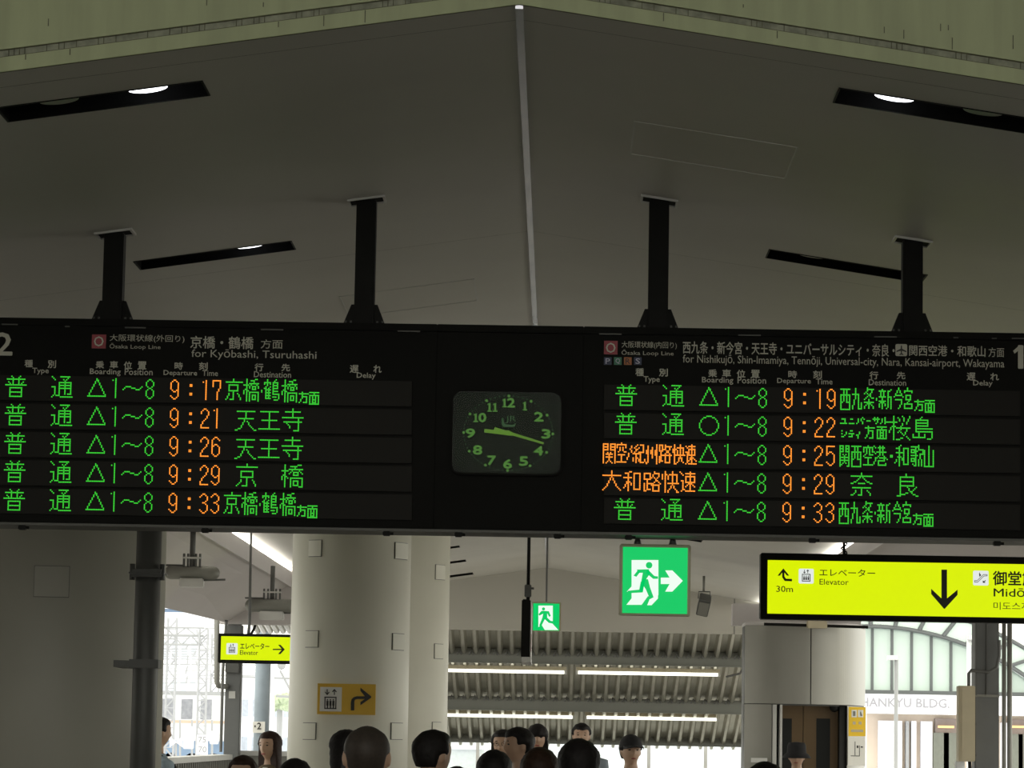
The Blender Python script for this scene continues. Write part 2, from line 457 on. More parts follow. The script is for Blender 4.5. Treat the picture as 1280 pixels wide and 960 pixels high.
quad_slab('soffit_panel', [(4.9, 27.0, 3.6), (4.9, 38.5, 3.6), (7.6, 38.5, 3.1), (7.6, 27, 3.1)], 0.1, M['soffit'], aisle_r)
B('cove_fascia', 3.63, 3.65, 27.0, 55, 3.80, 4.02, M['soffit'], aisle_r)
for sx, y1 in ((-1, 46), (1, 54.8)):
    xa, xb = sorted((sx * 3.68, sx * 3.80))
    lt = B('cove_light', xa, xb, 28, y1, 3.975, 3.99, M['cove'])
    tag(lt, 'bright white cove lamp strip along the %s edge of the ceiling' % ('left' if sx < 0 else 'right'), 'strip light')
    B('lamp_tray', xa - .02, xb + .02, 28, y1, 3.945, 3.974, M['pale'], lt)

# end wall above the passage
bm = bmesh.new()
zb = at(700, 789, Y1).z
P = [(-5, zb), (4.9, zb), (4.9, zc(4.9) + 0.5), (0, ZR + 0.5), (-5, zc(5) + 0.5)]
a = [bm.verts.new((x, Y1, z)) for x, z in P]; b = [bm.verts.new((x, Y1 + 0.15, z)) for x, z in P]
bm.faces.new(a); bm.faces.new(b[::-1])
for i in range(5): bm.faces.new((a[i], a[(i + 1) % 5], b[(i + 1) % 5], b[i]))
endw = struct(build('wall_end', bm, M['wall']), 'pale gable wall closing the far end of the ceiling', 'wall')
x = at(918, 765, Y1).x
B('wall_joint', x - 0.012, x + 0.012, Y1 - 0.01, Y1, zb, zc(x), M['grey'], endw)

# ------------------------------------------------------------------ far corrugated roof
far = empty('trim_5', (0, 57, 3.6), 'corrugated metal roof stepping down beyond the gable wall', 'roof'); far['kind'] = 'structure'
def zs(y): return 3.66 - 0.26 * (y - 57)


XA, XB = -4.4, 4.2
pitch = 0.22
for (ya, yb) in ((56.6, 59.0), (59.0, 61.8), (61.8, 65.0)):
    n = int((XB - XA) / pitch)
    for blk in range(0, n, 10):
        bm = bmesh.new()
        prof = []
        for k in range(blk, min(blk + 10, n)):
            x = XA + k * pitch
            prof += [(x, 0), (x + 0.05, 0), (x + 0.09, 0.115), (x + 0.18, 0.115)]
        prof.append((prof[-4][0] + pitch, 0))
        a = [bm.verts.new((x, ya, zs(ya) + h)) for x, h in prof]; b = [bm.verts.new((x, yb, zs(yb) + h)) for x, h in prof]
        for i in range(len(prof) - 1): bm.faces.new((a[i], a[i + 1], b[i + 1], b[i]))
        build('corrugated_sheet', bm, M['galv'], far)
for (pxy0, pxy1, Y) in ((813, 830, 58.6), (873, 889, 61.6), (920, 930, 64.6)):
    x0, x1, z0, z1 = rect(560, pxy0, 932, pxy1, Y)
    B('cross_beam', XA, XB, Y, Y + 0.12, z0, z1, M['beam'], far)
    B('beam_flange', XA, XB, Y - 0.05, Y + 0.17, z0 - 0.012, z0, M['beam'], far)
bm = bmesh.new()
for Y in (58.55, 61.55):
    z = zs(Y) - 0.0
    x = -2.3
    while x < 3.6:
        tube(bm, [(x, Y, z - 0.03), (x + 0.045, Y - 0.02, z + 0.06), (x + 0.09, Y, z - 0.03)], 0.016, 5)
        x += 0.22
build('hook_bolt', bm, M['darkgrey'], far)['kind'] = 'stuff'
quad_slab('roof_deck', [(XA, 56.6, zs(56.6) + 0.2), (XB, 56.6, zs(56.6) + 0.2), (XB, 65.2, zs(65.2) + 0.2), (XA, 65.2, zs(65.2) + 0.2)], 0.05, M['grey'], far)
for (a, b, py, Y, nm) in ((540, 708, 839, 59.4, 'upper left'), (720, 900, 842, 59.4, 'upper right'), (540, 718, 895, 62.7, 'lower left'), (731, 898, 898, 62.7, 'lower right')):
    p0 = at(a, py, Y); p1 = at(b, py, Y); z = (p0.z + p1.z) / 2
    t = empty('tube_light', ((p0.x + p1.x) / 2, Y, z), 'lit fluorescent tube under the corrugated roof, %s of the four' % nm, 'tube light', 'fluorescent tubes under the corrugated roof')
    T('lamp_tube', [(p0.x + 0.04, Y, z), (p1.x - 0.04, Y, z)], 0.030, M['tube'], t, 12)
    B('lamp_batten', p0.x, p1.x, Y - 0.03, Y + 0.05, z + 0.04, z + 0.10, M['cabinet'], t)
    for q in (p0.x, p1.x - 0.04): B('lamp_holder', q, q + 0.04, Y - 0.03, Y + 0.05, z - 0.04, z + 0.04, M['pale'], t)
T('conduit', [at(908, 846, 59.4), at(925, 842, 59.2), at(929, 835, 58.9), at(930, 826, 58.7)], 0.02, M['darkgrey'], far, 8)

# far window band
win = empty('window_1', (0, 66, 1.0), 'window band under the far corrugated roof with bright daylight behind', 'window'); win['kind'] = 'structure'
z_top = at(740, 929, 66).z
B('window_frame', XA, XB, 66, 66.08, z_top, z_top + 0.09, M['pale'], win)
B('window_sill', XA, XB, 65.95, 66.12, 0.55, 0.65, M['pale'], win)
B('parapet', XA, XB, 66, 66.15, 0, 0.55, M['wall'], win)
for px in (520, 597, 668, 740, 811, 882, 935):
    x = at(px, 945, 66).x
    B('mullion', x - 0.035, x + 0.035, 66, 66.08, 0.65, z_top, M['pale'], win)
mx = [at(px, 945, 66).x for px in (520, 597, 668, 740, 811, 882, 935)]
for a, b in zip(mx, mx[1:]): B('pane', a + 0.035, b - 0.035, 66.03, 66.036, 0.65, z_top, M['glass'], win)

# ------------------------------------------------------------------ columns
M['column_shaded'] = mat('column_paint_shaded', (0.40, 0.395, 0.34), 0.5, var=0.05, scale=1.5)  # column paint darkened, puts the left column's shade into its colour


def column(px0, px1, pxy, Y, zt, lab, covers, grp='round columns', cm='column'):
    a = at(px0, pxy, Y); b = at(px1, pxy, Y); r = (b.x - a.x) / 2 * 1.0; cx = (a.x + b.x) / 2
    t = empty('column', (cx, Y, 0), lab, 'column', grp)
    bm = bmesh.new(); loft(bm, [(cx, Y, 0, r * 1.03, r * 1.03), (cx, Y, 2, r * 1.01, r * 1.01), (cx, Y, zt, r, r)], 64)
    build('shaft', bm, M[cm], t, True)
    bm = bmesh.new(); loft(bm, [(cx, Y, 0, r * 1.08, r * 1.08), (cx, Y, 0.15, r * 1.08, r * 1.08)], 48)
    build('plinth', bm, M['grey'], t, True)
    for (px, py, wpx, hpx) in covers:
        p = at(px, py, Y - r * 0.7); u = max(-0.97, min(0.97, (p.x - cx) / r)); ang = math.asin(u)
        s = (Y - r) / F; hw = wpx * s / 2 / r / max(cos(ang), 0.3); hz = hpx * s / 2
        rl = r * (1 + (0.01 * (zt - p.z) / (zt - 2) if p.z > 2 else 0.01 + 0.01 * (2 - p.z)))
        for (R0, R1, gr, mm, nm) in ((r * 1.0, rl + 0.004, 0.004, M['darkgrey'], 'cover_gap_shade'), (r * 1.0, rl + 0.010, 0.0, M[cm], 'access_cover')):  # dark backing patch stands in for the shadow gap round each cover
         bm = bmesh.new(); K = 6; rows = []
         for rad in (R0, R1):
            for z in (p.z - hz - gr, p.z + hz + gr):
                h2 = hw + gr / r
                rows.append([bm.verts.new((cx + rad * sin(ang - h2 + 2 * h2 * k / K), Y - rad * cos(ang - h2 + 2 * h2 * k / K), z)) for k in range(K + 1)])
         i0, i1, o0, o1 = rows
         for k in range(K):
             bm.faces.new((o0[k], o0[k + 1], o1[k + 1], o1[k])); bm.faces.new((i0[k], i0[k + 1], o0[k + 1], o0[k])); bm.faces.new((i1[k], i1[k + 1], o1[k + 1], o1[k]))
         bm.faces.new((i0[0], o0[0], o1[0], i1[0])); bm.faces.new((i0[-1], o0[-1], o1[-1], i1[-1]))
         build(nm, bm, mm, t)
    return t, cx, r


col_left, clx, clr = column(-66, 207, 662, 22.0, 4.05, 'widest round column at the left edge behind the grey drainpipe',
                            [(71, 729, 42, 38)], cm='column_shaded')
col_mid, cmx, cmr = column(367, 514, 670, 24.0, zc(1.4) - 0.01, 'white round column carrying the ochre lift sign',
                           [(395, 686, 16, 20), (501, 688, 14, 20), (391, 799, 16, 20), (497, 802, 13, 20), (388, 914, 16, 20), (495, 914, 13, 20)])
col_back, cbx, cbr = column(445, 563, 670, 31.0, zc(1.2) - 0.01, 'white round column standing just behind the signed column',
                            [(550, 715, 11, 18), (548, 814, 10, 18), (545, 912, 10, 18)])

# drainpipe in front of the left column
pa = at(184, 662, 20.9); pb = at(181, 960, 20.9)
px_ = (pa.x + pb.x) / 2
pipe = empty('drainpipe', (px_, 20.9, 0), 'dark grey vertical drainpipe in front of the wide left column', 'pipe')
T('pipe', [(px_, 20.9, 0), (px_, 20.9, 3.98)], 0.083, M['darkgrey'], pipe, 24)
z = at(181, 717, 20.9).z
bm = bmesh.new(); box(bm, px_ - 0.115, px_ + 0.115, 20.78, 21.02, z - 0.025, z + 0.025); bmesh.ops.bevel(bm, geom=bm.edges[:], offset=0.02, segments=2, affect='EDGES')
build('pipe_flange', bm, M['darkgrey'], pipe)
for dx in (-0.098, 0.098):
    T('flange_bolt', [(px_ + dx, 20.85, z - 0.045), (px_ + dx, 20.85, z + 0.06)], 0.018, M['darkgrey'], pipe, 8)
z = at(181, 830, 20.9).z
B('pipe_clamp', px_ - 0.095, px_ + 0.095, 20.8, 21.0, z - 0.028, z + 0.028, M['darkgrey'], pipe)
B('clamp_arm', px_ - 0.21, px_ - 0.09, 20.9, 21.35, z - 0.022, z + 0.022, M['darkgrey'], pipe)

# ochre lift plate on the middle column
Yp = 24.0 - cmr - 0.03
pl = empty('sign_plate', (at(433, 874, Yp).x, Yp, at(433, 874, Yp).z), 'ochre plate with lift pictogram and bent arrow on the white column', 'sign')
PB('plate', 397, 855, 469, 893, Yp, 0.03, M['ochre'], pl)
PB('white_field', 400, 859, 427, 889, Yp - 0.003, 0.003, M['platewhite'], pl)
k = Yp - 0.006
for (x, d) in ((409, 1), (418, -1)):
    yt, yb_ = 861.5, 868.5
    prism('arrow', [(x - 0.6, yt), (x + 0.6, yt), (x + 0.6, yb_), (x - 0.6, yb_)], k, 0.003, M['ink'], pl)
    tip, base = (yb_ + 0.5, yb_ - 3) if d > 0 else (yt - 0.5, yt + 3)
    prism('arrow', [(x, tip), (x + 3, base), (x + 2, base - d * 1), (x, tip - d * 1.7), (x - 2, base - d * 1), (x - 3, base)], k, 0.003, M['ink'], pl)
for r_ in ((405.5, 871, 420.5, 872.3), (405.5, 885, 420.5, 886.3), (405.5, 871, 406.8, 886), (419.2, 871, 420.5, 886)):
    PB('pictogram', *r_, k, 0.003, M['ink'], pl)
for x in (409.3, 413, 416.7):
    PB('pictogram', x - 1.3, 876, x + 1.3, 882, k, 0.003, M['ink'], pl); PB('pictogram', x - 0.8, 881.5, x + 0.8, 885, k, 0.003, M['ink'], pl)
    PB('pictogram', x - 0.8, 874, x + 0.8, 875.6, k, 0.003, M['ink'], pl)
prism('arrow', [(438.5, 888), (438.5, 878), (439.5, 874), (442, 871.5), (446, 870.3), (456, 870.3), (450.5, 863.5), (450.5, 859.5), (464, 870.5), (464, 872), (450.5, 881.5), (450.5, 877.5), (456, 873.8),
                (446.5, 873.8), (444, 874.5), (443, 876.5), (442.8, 888)], k, 0.003, M['ink'], pl)

# ------------------------------------------------------------------ LED glyphs: strokes on the lamp grid
G = {
 '普': '4051 a091 12d2 5156 9196 2435 c4b5 06e6 38b8be3e38 3bbb',
 '通': '0022 60c0 b1a2 82 93 54d4dcbc 545d 939c 56d6 58d8 07272c1d0e 3d5d 6eee',
 '△': '600ccc60', '1': '202d 01', '〜': '0211 2050 6181 92b2 c1 d0',
 '○': '5080 3141 91a1 22 b2 1314 c3c4 0508 d5d8 191a c9ca 2b bb 3c4c 9cac 5d8d',
 '8': '2030 11 41 0204 5254 15 45 2636 17 47 080b 585b 1c 4c 2d3d',
 '9': '2030 11 41 0206 17 2838 47 525b 0b 1c 2d3d 4c',
 '6': '2030 11 41 52 020b 16 2535 46 575b 1c 2d3d 4c',
 '2': '0203 11 2030 41 5254 4546 37 28 191a 0b0d 0d5d',
 '3': '02 11 2030 41 5204 5254 45 2636 47 585b 4c 2d3d 1c 0b'.replace('5204 ', ''),
 '5': '0050 0006 15 2434 45 565b 4c 2d3d 1c 0b', '7': '0004 0050 5055 4647 383d', ':': '0313 0414 0919 0a1a',
 '天': '10d0 25c5 7075 6667 5859 4a4b 3c2c 1d0d 87 98 99 aa bb cc dded', '王': '10d0 26c6 0cec 707c',
 '寺': '7076 22c2 06e6 19d9 b6bf 8fbf 3a4b 5c5d',
 '京n': '5052 02b2 2484882824 585e 3e5e 2a2b 1c1d 0e 8a 9b9c adae',
 '橋n': '202f 0434 17 080a 38 5171 7173 8090 43a3 54 94 4546 a5a6 6585876765 4f49a9af 6b8b8e6e6b',
 '鶴n': '2024 0242 03 43 45 06 151d 1747 1949 1b4b 1d4d 363d 80 71 6292 626a 9296 6494 6696 6898 6aaa aaad 6c8c 7e9e',
 '方s': '2024 0161 1516 07 2353 5357 3757', '面s': '0060 31 0262 0268 0208 6268 0868 2227 4247 2545 2747'.replace('0268 ', ''),
 '京w': '7072 02e2 35b5b93935 797f 4f7f 3b3c 2d 1e 0f bb cccd dedf',
 '橋w': '202f 0444 17 080a 3849 61a1 b0d0 9193 53e3 7456 c4e6 85b5b78785 6f69e9efcf 8bbbbe8e8b',
 '西n': '0060 2028 4049 04646e0e04 0919 4969', '九n': '2027 0444 444e 4e6e 6a6e 181b 0c0e',
 '条n': '2022 2161 5253 1304 24 3545 4446 26 17 08 5767 383e 0a6a 2b4b 1c 0d0e 5c 6d6e',
 '・': '0001', '・s': '0010 0111',
 '新n': '20 0141 1215 3235 0545 252d 0848 1939 0a0c 4a4b 5d 616c 71 80 6585 858d',
 '今n': '3031 2223 4243 1415 5455 1555 06 66 1858 585b 4c4d 3e', '宮n': '2022 0252 03 53 1545481815 39 2a 0b5b5e0e0b',
 'ユ': '1030 3032 0343', 'ニ': '1020 0333', 'パ': '1113 04 3132 4344 40 51', 'ー': '0020', 'サ': '0141 1012 3033 24', 'ル': '1113 04 3034 4353',
 'シ': '00 02 0414 23 3132', 'テ': '1020 0232 2324 0424', 'ィ': '2021 0212 1314',
 '方m': '2025 0161 2353 5358 3858 1617 08', '面m': '0060 31 0262 0208 6268 0868 2228 4248 2444 2646',
 '桜': '303g 0454 2747 1819 0a0b 61 7273 90 a1a3 e0e1 d2d3 c4c5 9596 8789 58e8 7a 6b 8b 9c ad bbbc c9ca ce df eg 8f9f 5g7g',
 '島': '60 51 22a2a626 24a4 222a 28d8 2ada dade afcf 0c0e 0e8e 4a4e 8c8e',
 '関n': '000e 606e 2024 4044 0020 4060 0222 4262 0424 4464 26 46 1858 1a5a 373b 2c 1d 4c 5e6e',
 '空n': '30 0161 0104 6164 2225 4246 4666 16 07 1858 383d 0d6d',
 '港n': '00 11 04 15 37 1828 191a 0b0c 4046 6066 3171 2484 4888 777a 3a7a 3a3d 3d8d 8c 99',
 '和n': '40 313e 1222 1555 2848 1a1b 0c 595a 62929d6d62',
 '歌n': '0141 313e 03232505 0303 0305 0747 0929292b0b09 1d 2e 5053 5383 8486 6676 6769 5a5e 7a7e 44',
 '山n': '030e 303e 636e 0e6e',
 '奈w': '7072 02e2 6345 3626 1707 83a5 b6c6 d7e7 5797 1ada 7a7f 5f7f 3c3d 2e 1f0f bc cd dedf',
 '良w': '6062 22b2b828 25b5 222e 79 8a8b 9c ad bece dfef d9ac 6d7d 2e5e 0f2f',
 '関o': '000d 808d 3034 5054 0030 5080 0232 5282 0434 5484 36 56 2767 2969 474b 3c 2d 5c 6d',
 '空o': '30 0161 0103 6163 2325 4345 16 5666 1858 383d 0d6d', '/': '3031 2234 1517 0809',
 '紀o': '30 12 21 42 2333 24 15 0646 262c 090b 39 4a4b 5070 7075 4575 555c 5c7c 8a8b 9c',
 '州o': '111c 0406 0d 4249 3436 707d 6467',
 '路o': '0020240400 33 151b 080c 1b2b 4043 4181 7273 5464 5565 46 76 2787 474c 777c 4c7c',
 '快o': '101d 0305 23 3436 3272 5059 7277 1787 494b 696b 3c 7c 1d2d',
 '速o': '01 12 0515 161c 0d 404c 2161 2363672723 3939 3a 2b 59 6a 7b 2d7d',
 '大w': '6064 03c3 5556 4748 393a 2b 1c 0d 7576 8788 999a ab bc cd',
 '和w': '4050 1131 313d 0454 2728 191a 0b 47 5859 71b1bc7c71',
 '路w': '0141450501 252c 080d 0d1d 2858 2c4c 70 71a1 6263 a1a3 54 74 94 8586 77 96 a7 b8 68 59 69a9ad6d69',
 '快w': '0205 202e 32 4345 52a2 7079 a2a7 48b8 6a6b 5c 4d4e 8a8b 9c adae be',
 '速w': '0022 1626 262c 3c 1d 4dad 707c 41a1 43a3a74743 6888 59 4a 99 aa',
}
YB = 16.8                                   # front plane of the board
PITCH = 1.815 * YB / F


def glyph_cells(g):
    S = set(); h = '0123456789abcdefg'
    for st in G[g].split():
        p = [(h.index(st[i]), h.index(st[i + 1])) for i in range(0, len(st), 2)]
        if len(p) == 1: S.add(p[0])
        for (x0, y0), (x1, y1) in zip(p, p[1:]):
            n = max(abs(x1 - x0), abs(y1 - y0), 1)
            for i in range(n + 1): S.add((int(x0 + (x1 - x0) * i / n + 0.5), int(y0 + (y1 - y0) * i / n + 0.5)))
    return S


def led(g, px, py, m, parent):
    o = at(px, py, YB); bm = bmesh.new(); h = PITCH * 0.41
    for (c, r) in sorted(glyph_cells(g)):
        x = o.x + c * PITCH; z = o.z - r * PITCH
        vs = [bm.verts.new((x + a * h, YB - 0.012, z + b * h)) for a, b in ((-1, -1), (1, -1), (1, 1), (-1, 1))]
        bm.faces.new(vs)
    for f in bm.faces:
        if f.normal.y > 0: f.normal_flip()
    me = bpy.data.meshes.new('led_character'); bm.to_mesh(me); bm.free()
    return link('led_character', me, m, parent)


# ------------------------------------------------------------------ departure boards and clock unit
def board(pxa, pxb, ya_, yb_, lab, rows_x, poles):
    """pxa..pxb: sides in the photo"""
    xa = at(pxa, 540, YB).x; xb = at(pxb, 540, YB).x
    t = empty('departure_board', ((xa + xb) / 2, YB + 0.15, BZ0), lab, 'departure board', 'departure boards')
    B('housing', xa, xb, YB + 0.008, YB + 0.34, BZ0 + 0.012, BZ1, M['housing'], t, 0.004)
    B('top_rail', xa, xb, YB - 0.012, YB + 0.02, BZ1 - 0.04, BZ1 - 0.002, M['housing'], t, 0.003)
    B('bottom_rail', xa, xb, YB - 0.006, YB + 0.34, BZ0, BZ0 + 0.013, M['hinge'], t)
    return t, xa, xb


BZ0 = 2.722; BZ1 = 3.824
bl, xa_, xb_ = board(-70, 544, 0, 0, 'left black departure board numbered 2, green and orange train times', None, None)
br, xc_, xd_ = board(728, 1352, 0, 0, 'right black departure board numbered 1, five destinations in green', None, None)
LROW = [(-25, 515), (755, 1275)]


def hanger(px, pyt, parent, right):
    p = at(px, 330, YB + 0.17); x = p.x; y = YB + 0.17; zt = zc(x)
    po = B('support_post', x - 0.053, x + 0.053, y - 0.053, y + 0.053, BZ1, zt - 0.004, M['black'], parent, 0.006)
    fr = bmesh.new()
    for a, b, c, d in ((-0.10, 0.10, -0.10, -0.088), (-0.10, 0.10, 0.088, 0.10), (-0.10, -0.088, -0.088, 0.088), (0.088, 0.10, -0.088, 0.088)):
        vs = [fr.verts.new((x + u, y + v, zc(x + u) - dz)) for dz in (0.012, 0.0) for u, v in ((a, c), (b, c), (b, d), (a, d))]
        for f in ((0, 1, 2, 3), (4, 7, 6, 5), (0, 4, 5, 1), (1, 5, 6, 2), (2, 6, 7, 3), (3, 7, 4, 0)): fr.faces.new([vs[k] for k in f])
    build('ceiling_collar', fr, M['pale'], po).matrix_parent_inverse = Matrix.Identity(4)
    fr = bmesh.new()
    vs = [fr.verts.new((x + u, y + v, zc(x + u) - 0.003)) for u, v in ((-.088, -.088), (.088, -.088), (.088, .088), (-.088, .088))]
    fr.faces.new(vs); build('collar_pocket', fr, M['blackin'], po)
    for sx in (-1, 1):
        g = bmesh.new()
        P = [(0.053, 0), (0.112, 0), (0.112, 0.012), (0.070, 0.118), (0.053, 0.118)]
        a = [g.verts.new((x + sx * u, y - 0.02, BZ1 + v)) for u, v in P]; b = [g.verts.new((x + sx * u, y + 0.02, BZ1 + v)) for u, v in P]
        g.faces.new(a); g.faces.new(b[::-1])
        for i in range(5): g.faces.new((a[i], a[(i + 1) % 5], b[(i + 1) % 5], b[i]))
        build('gusset', g, M['black'], po)
        g = bmesh.new(); box(g, x + sx * 0.095 - 0.045, x + sx * 0.095 + 0.045, y - 0.07, y + 0.07, BZ1 - 0.001, BZ1 + 0.012)
        build('foot_plate', g, M['black'], po)
        for q in (-1, 1):
            g = bmesh.new(); box(g, x + sx * 0.085 + q * 0.014 - 0.005, x + sx * 0.085 + q * 0.014 + 0.005, y - 0.028, y - 0.019, BZ1 + 0.02, BZ1 + 0.03)
            build('bolt', g, M['hinge'], po)


for (px, prt) in ((143, bl), (457, bl), (823, br), (1140, br)): hanger(px, 0, prt, 0)

# clock unit between the boards
cxl, cxr = xb_ + 0.0005, xc_ - 0.0005
ck = empty('station_clock', ((cxl + cxr) / 2, YB + 0.15, BZ0), 'black clock unit with green numerals between the two departure boards', 'clock')
B('housing', cxl, cxr, YB + 0.014, YB + 0.34, BZ0 + 0.012, BZ1, M['housing'], ck, 0.004)
B('top_rail', cxl, cxr, YB - 0.012, YB + 0.02, BZ1 - 0.04, BZ1 - 0.002, M['housing'], ck, 0.003)
B('bottom_rail', cxl, cxr, YB - 0.006, YB + 0.34, BZ0, BZ0 + 0.013, M['hinge'], ck)
x0, x1, z0, z1 = rect(566, 490, 701, 592, YB)


def rrect(x0, x1, z0, z1, r, n=6):
    P = []
    for cx, cz, a0 in ((x1 - r, z1 - r, 0), (x0 + r, z1 - r, pi / 2), (x0 + r, z0 + r, pi), (x1 - r, z0 + r, 3 * pi / 2)):
        for k in range(n + 1):
            a = a0 + pi / 2 * k / n; P.append((cx + r * cos(a), cz + r * sin(a)))
    return P


def plate(name, P, y, t, m, parent):
    bm = bmesh.new(); a = [bm.verts.new((x, y, z)) for x, z in P]; b = [bm.verts.new((x, y + t, z)) for x, z in P]
    bm.faces.new(a); bm.faces.new(b[::-1])
    for i in range(len(P)): bm.faces.new((a[i], a[(i + 1) % len(P)], b[(i + 1) % len(P)], b[i]))
    bm.normal_update()
    bmesh.ops.triangulate(bm, faces=[f for f in bm.faces if len(f.verts) > 4])
    return build(name, bm, m, parent)


plate('dial', rrect(x0, x1, z0, z1, 0.05), YB + 0.004, 0.01, M['clockface'], ck)
bm = bmesh.new()
o_ = rrect(x0 - 0.012, x1 + 0.012, z0 - 0.012, z1 + 0.012, 0.06); i_ = rrect(x0, x1, z0, z1, 0.05)
A = [bm.verts.new((x, YB - 0.014, z)) for x, z in o_]; Bq = [bm.verts.new((x, YB - 0.014, z)) for x, z in i_]
C_ = [bm.verts.new((x, YB + 0.01, z)) for x, z in o_]; D = [bm.verts.new((x, YB + 0.01, z)) for x, z in i_]
n = len(o_)
for i in range(n):
    j = (i + 1) % n
    bm.faces.new((A[i], A[j], Bq[j], Bq[i])); bm.faces.new((A[i], A[j], C_[j], C_[i])); bm.faces.new((Bq[i], Bq[j], D[j], D[i]))
build('bezel', bm, M['housing'], ck)
nums = {12: (635.5, 503.5, 16, 11), 1: (656, 507.5, 7, 11), 2: (673.5, 521, 11, 11), 3: (682.5, 542.5, 10.5, 11), 4: (673, 563.5, 11, 11), 5: (654.5, 576.5, 10.5, 11),
        6: (634.5, 580, 10.5, 11), 7: (614.5, 575.5, 10, 11), 8: (597, 562.5, 11, 11), 9: (588, 541.5, 11, 11), 10: (599.5, 522, 16, 11), 11: (615.5, 509, 13.5, 11)}
for v, (cx, cy, w_, h_) in nums.items():
    ds = str(v); x_ = cx - w_ / 2; wd1 = 6.2 if len(ds) == 2 else 7
    wl = [wd1 if c == '1' else (w_ - wd1 - 0.8 if len(ds) == 2 else w_) for c in ds]
    for c, ww in zip(ds, wl):
        if c == '1':
            m_ = x_ + ww / 2; a_, b_ = cy - h_ / 2, cy + h_ / 2
            prism('numeral', [(m_ - 2.6, a_ + 1.5), (m_ + 1.3, a_), (m_ + 1.3, b_ - 1.6), (m_ + 3, b_ - 1.3), (m_ + 3, b_), (m_ - 2.8, b_), (m_ - 2.8, b_ - 1.3), (m_ - 1.1, b_ - 1.6), (m_ - 1.1, a_ + 2.2), (m_ - 2.6, a_ + 2.9)], YB - 0.004, 0.003, M['clockgreen'], ck)
        else: text(c, x_, cy - h_ / 2, x_ + ww, cy + h_ / 2, YB, M['clockgreen'], ck, 0.045, 'numeral')
        x_ += ww + 0.8
c0 = at(635.3, 541.5, YB); s_ = YB / F
for k in range(60):
    a = 2 * pi * k / 60; R_ = 56; dx = sin(a) * 56; dy = -cos(a) * 47
    x, z = c0.x + dx * s_, c0.z - dy * s_
    r = 0.0075 if k % 5 == 0 else 0.0035
    P = [(x + r * cos(2 * pi * q / 8), z + r * sin(2 * pi * q / 8)) for q in range(8)]
    plate('minute_dot', P, YB - 0.004, 0.003, M['clockgreen'] if k % 5 == 0 else M['clockdim'], ck)


def hand(pa, pb, pt, w0, w1, y):
    a = at(*pa, YB); b = at(*pb, YB); d = (b - a); d.y = 0; d.normalize(); nrm = Vector((-d.z, 0, d.x))
    P = [a + nrm * w0, b + nrm * w1, b - nrm * w1, a - nrm * w0]
    plate(pt, [(p.x, p.z) for p in P], y, 0.004, M['clockhand'], ck)


hand((640, 542.5), (605.5, 538.5), 'hour_hand', 0.010, 0.009, YB - 0.010)
hand((618, 536), (679.5, 554.5), 'minute_hand', 0.008, 0.005, YB - 0.015)
plate('hand_boss', [(c0.x + 0.014 * cos(q), c0.z + 0.014 * sin(q)) for q in [2 * pi * i / 12 for i in range(12)]], YB - 0.019, 0.004, M['clockhand'], ck)
text('JR', 632, 520, 645, 529, YB, M['clockdim'], ck, 0.0, 'emblem')
prism('emblem', [(627, 523), (629, 522), (630, 528), (632, 530.5), (641, 531), (645, 529), (643, 533.5), (629, 533.5), (627, 530)], YB - 0.004, 0.003, M['clockdim'], ck)
plate('clock_glass', rrect(x0, x1, z0, z1, 0.05), YB - 0.024, 0.003, M['clockglass'], ck)

# display rows and LED text
def led_rows(board_, xa, xb, py0, dpy, dpx, rows):
    out = []
    for i in range(5):
        pc = py0 + dpy * i
        x0 = at(xa, pc, YB).x; x1 = at(xb, pc, YB).x; zc_ = at((xa + xb) / 2, pc, YB).z; h = 15.9 * YB / F
        r = B('display_row', x0, x1, YB - 0.008, YB + 0.012, zc_ - h, zc_ + h, M['ledpanel'], board_)
        out.append(r)
        for g, px, py, c in rows[i]:
            led(g, px, py, M['green'] if c == 'g' else M['orange'], r)
    return out


def common(i, dx, dy, x0s, y0s, sym, m1, m2, typ=True):
    """type, position and time fields of row i; x0s, y0s = places of the fields in row one"""
    ox, oy = i * dx, i * dy; L = []
    X, Yv = x0s, y0s
    if typ: L += [('普', X[0], Yv[0], 'g'), ('通', X[1], Yv[1], 'g')]
    L += [(sym, X[2], Yv[2], 'g'), ('1', X[3], Yv[2], 'g'), ('〜', X[4], Yv[3], 'g'), ('8', X[5], Yv[4], 'g')]
    L += [('9', X[6], Yv[5], 'o'), (':', X[7], Yv[5] + 0.4, 'o')]
    for d, xx in ((m1, X[8]), (m2, X[9])):
        L.append((d, xx + (1.8 if d == '1' else 0), Yv[5] + 0.7, 'o'))
    return [(g, x + ox, y + oy, c) for g, x, y, c in L]


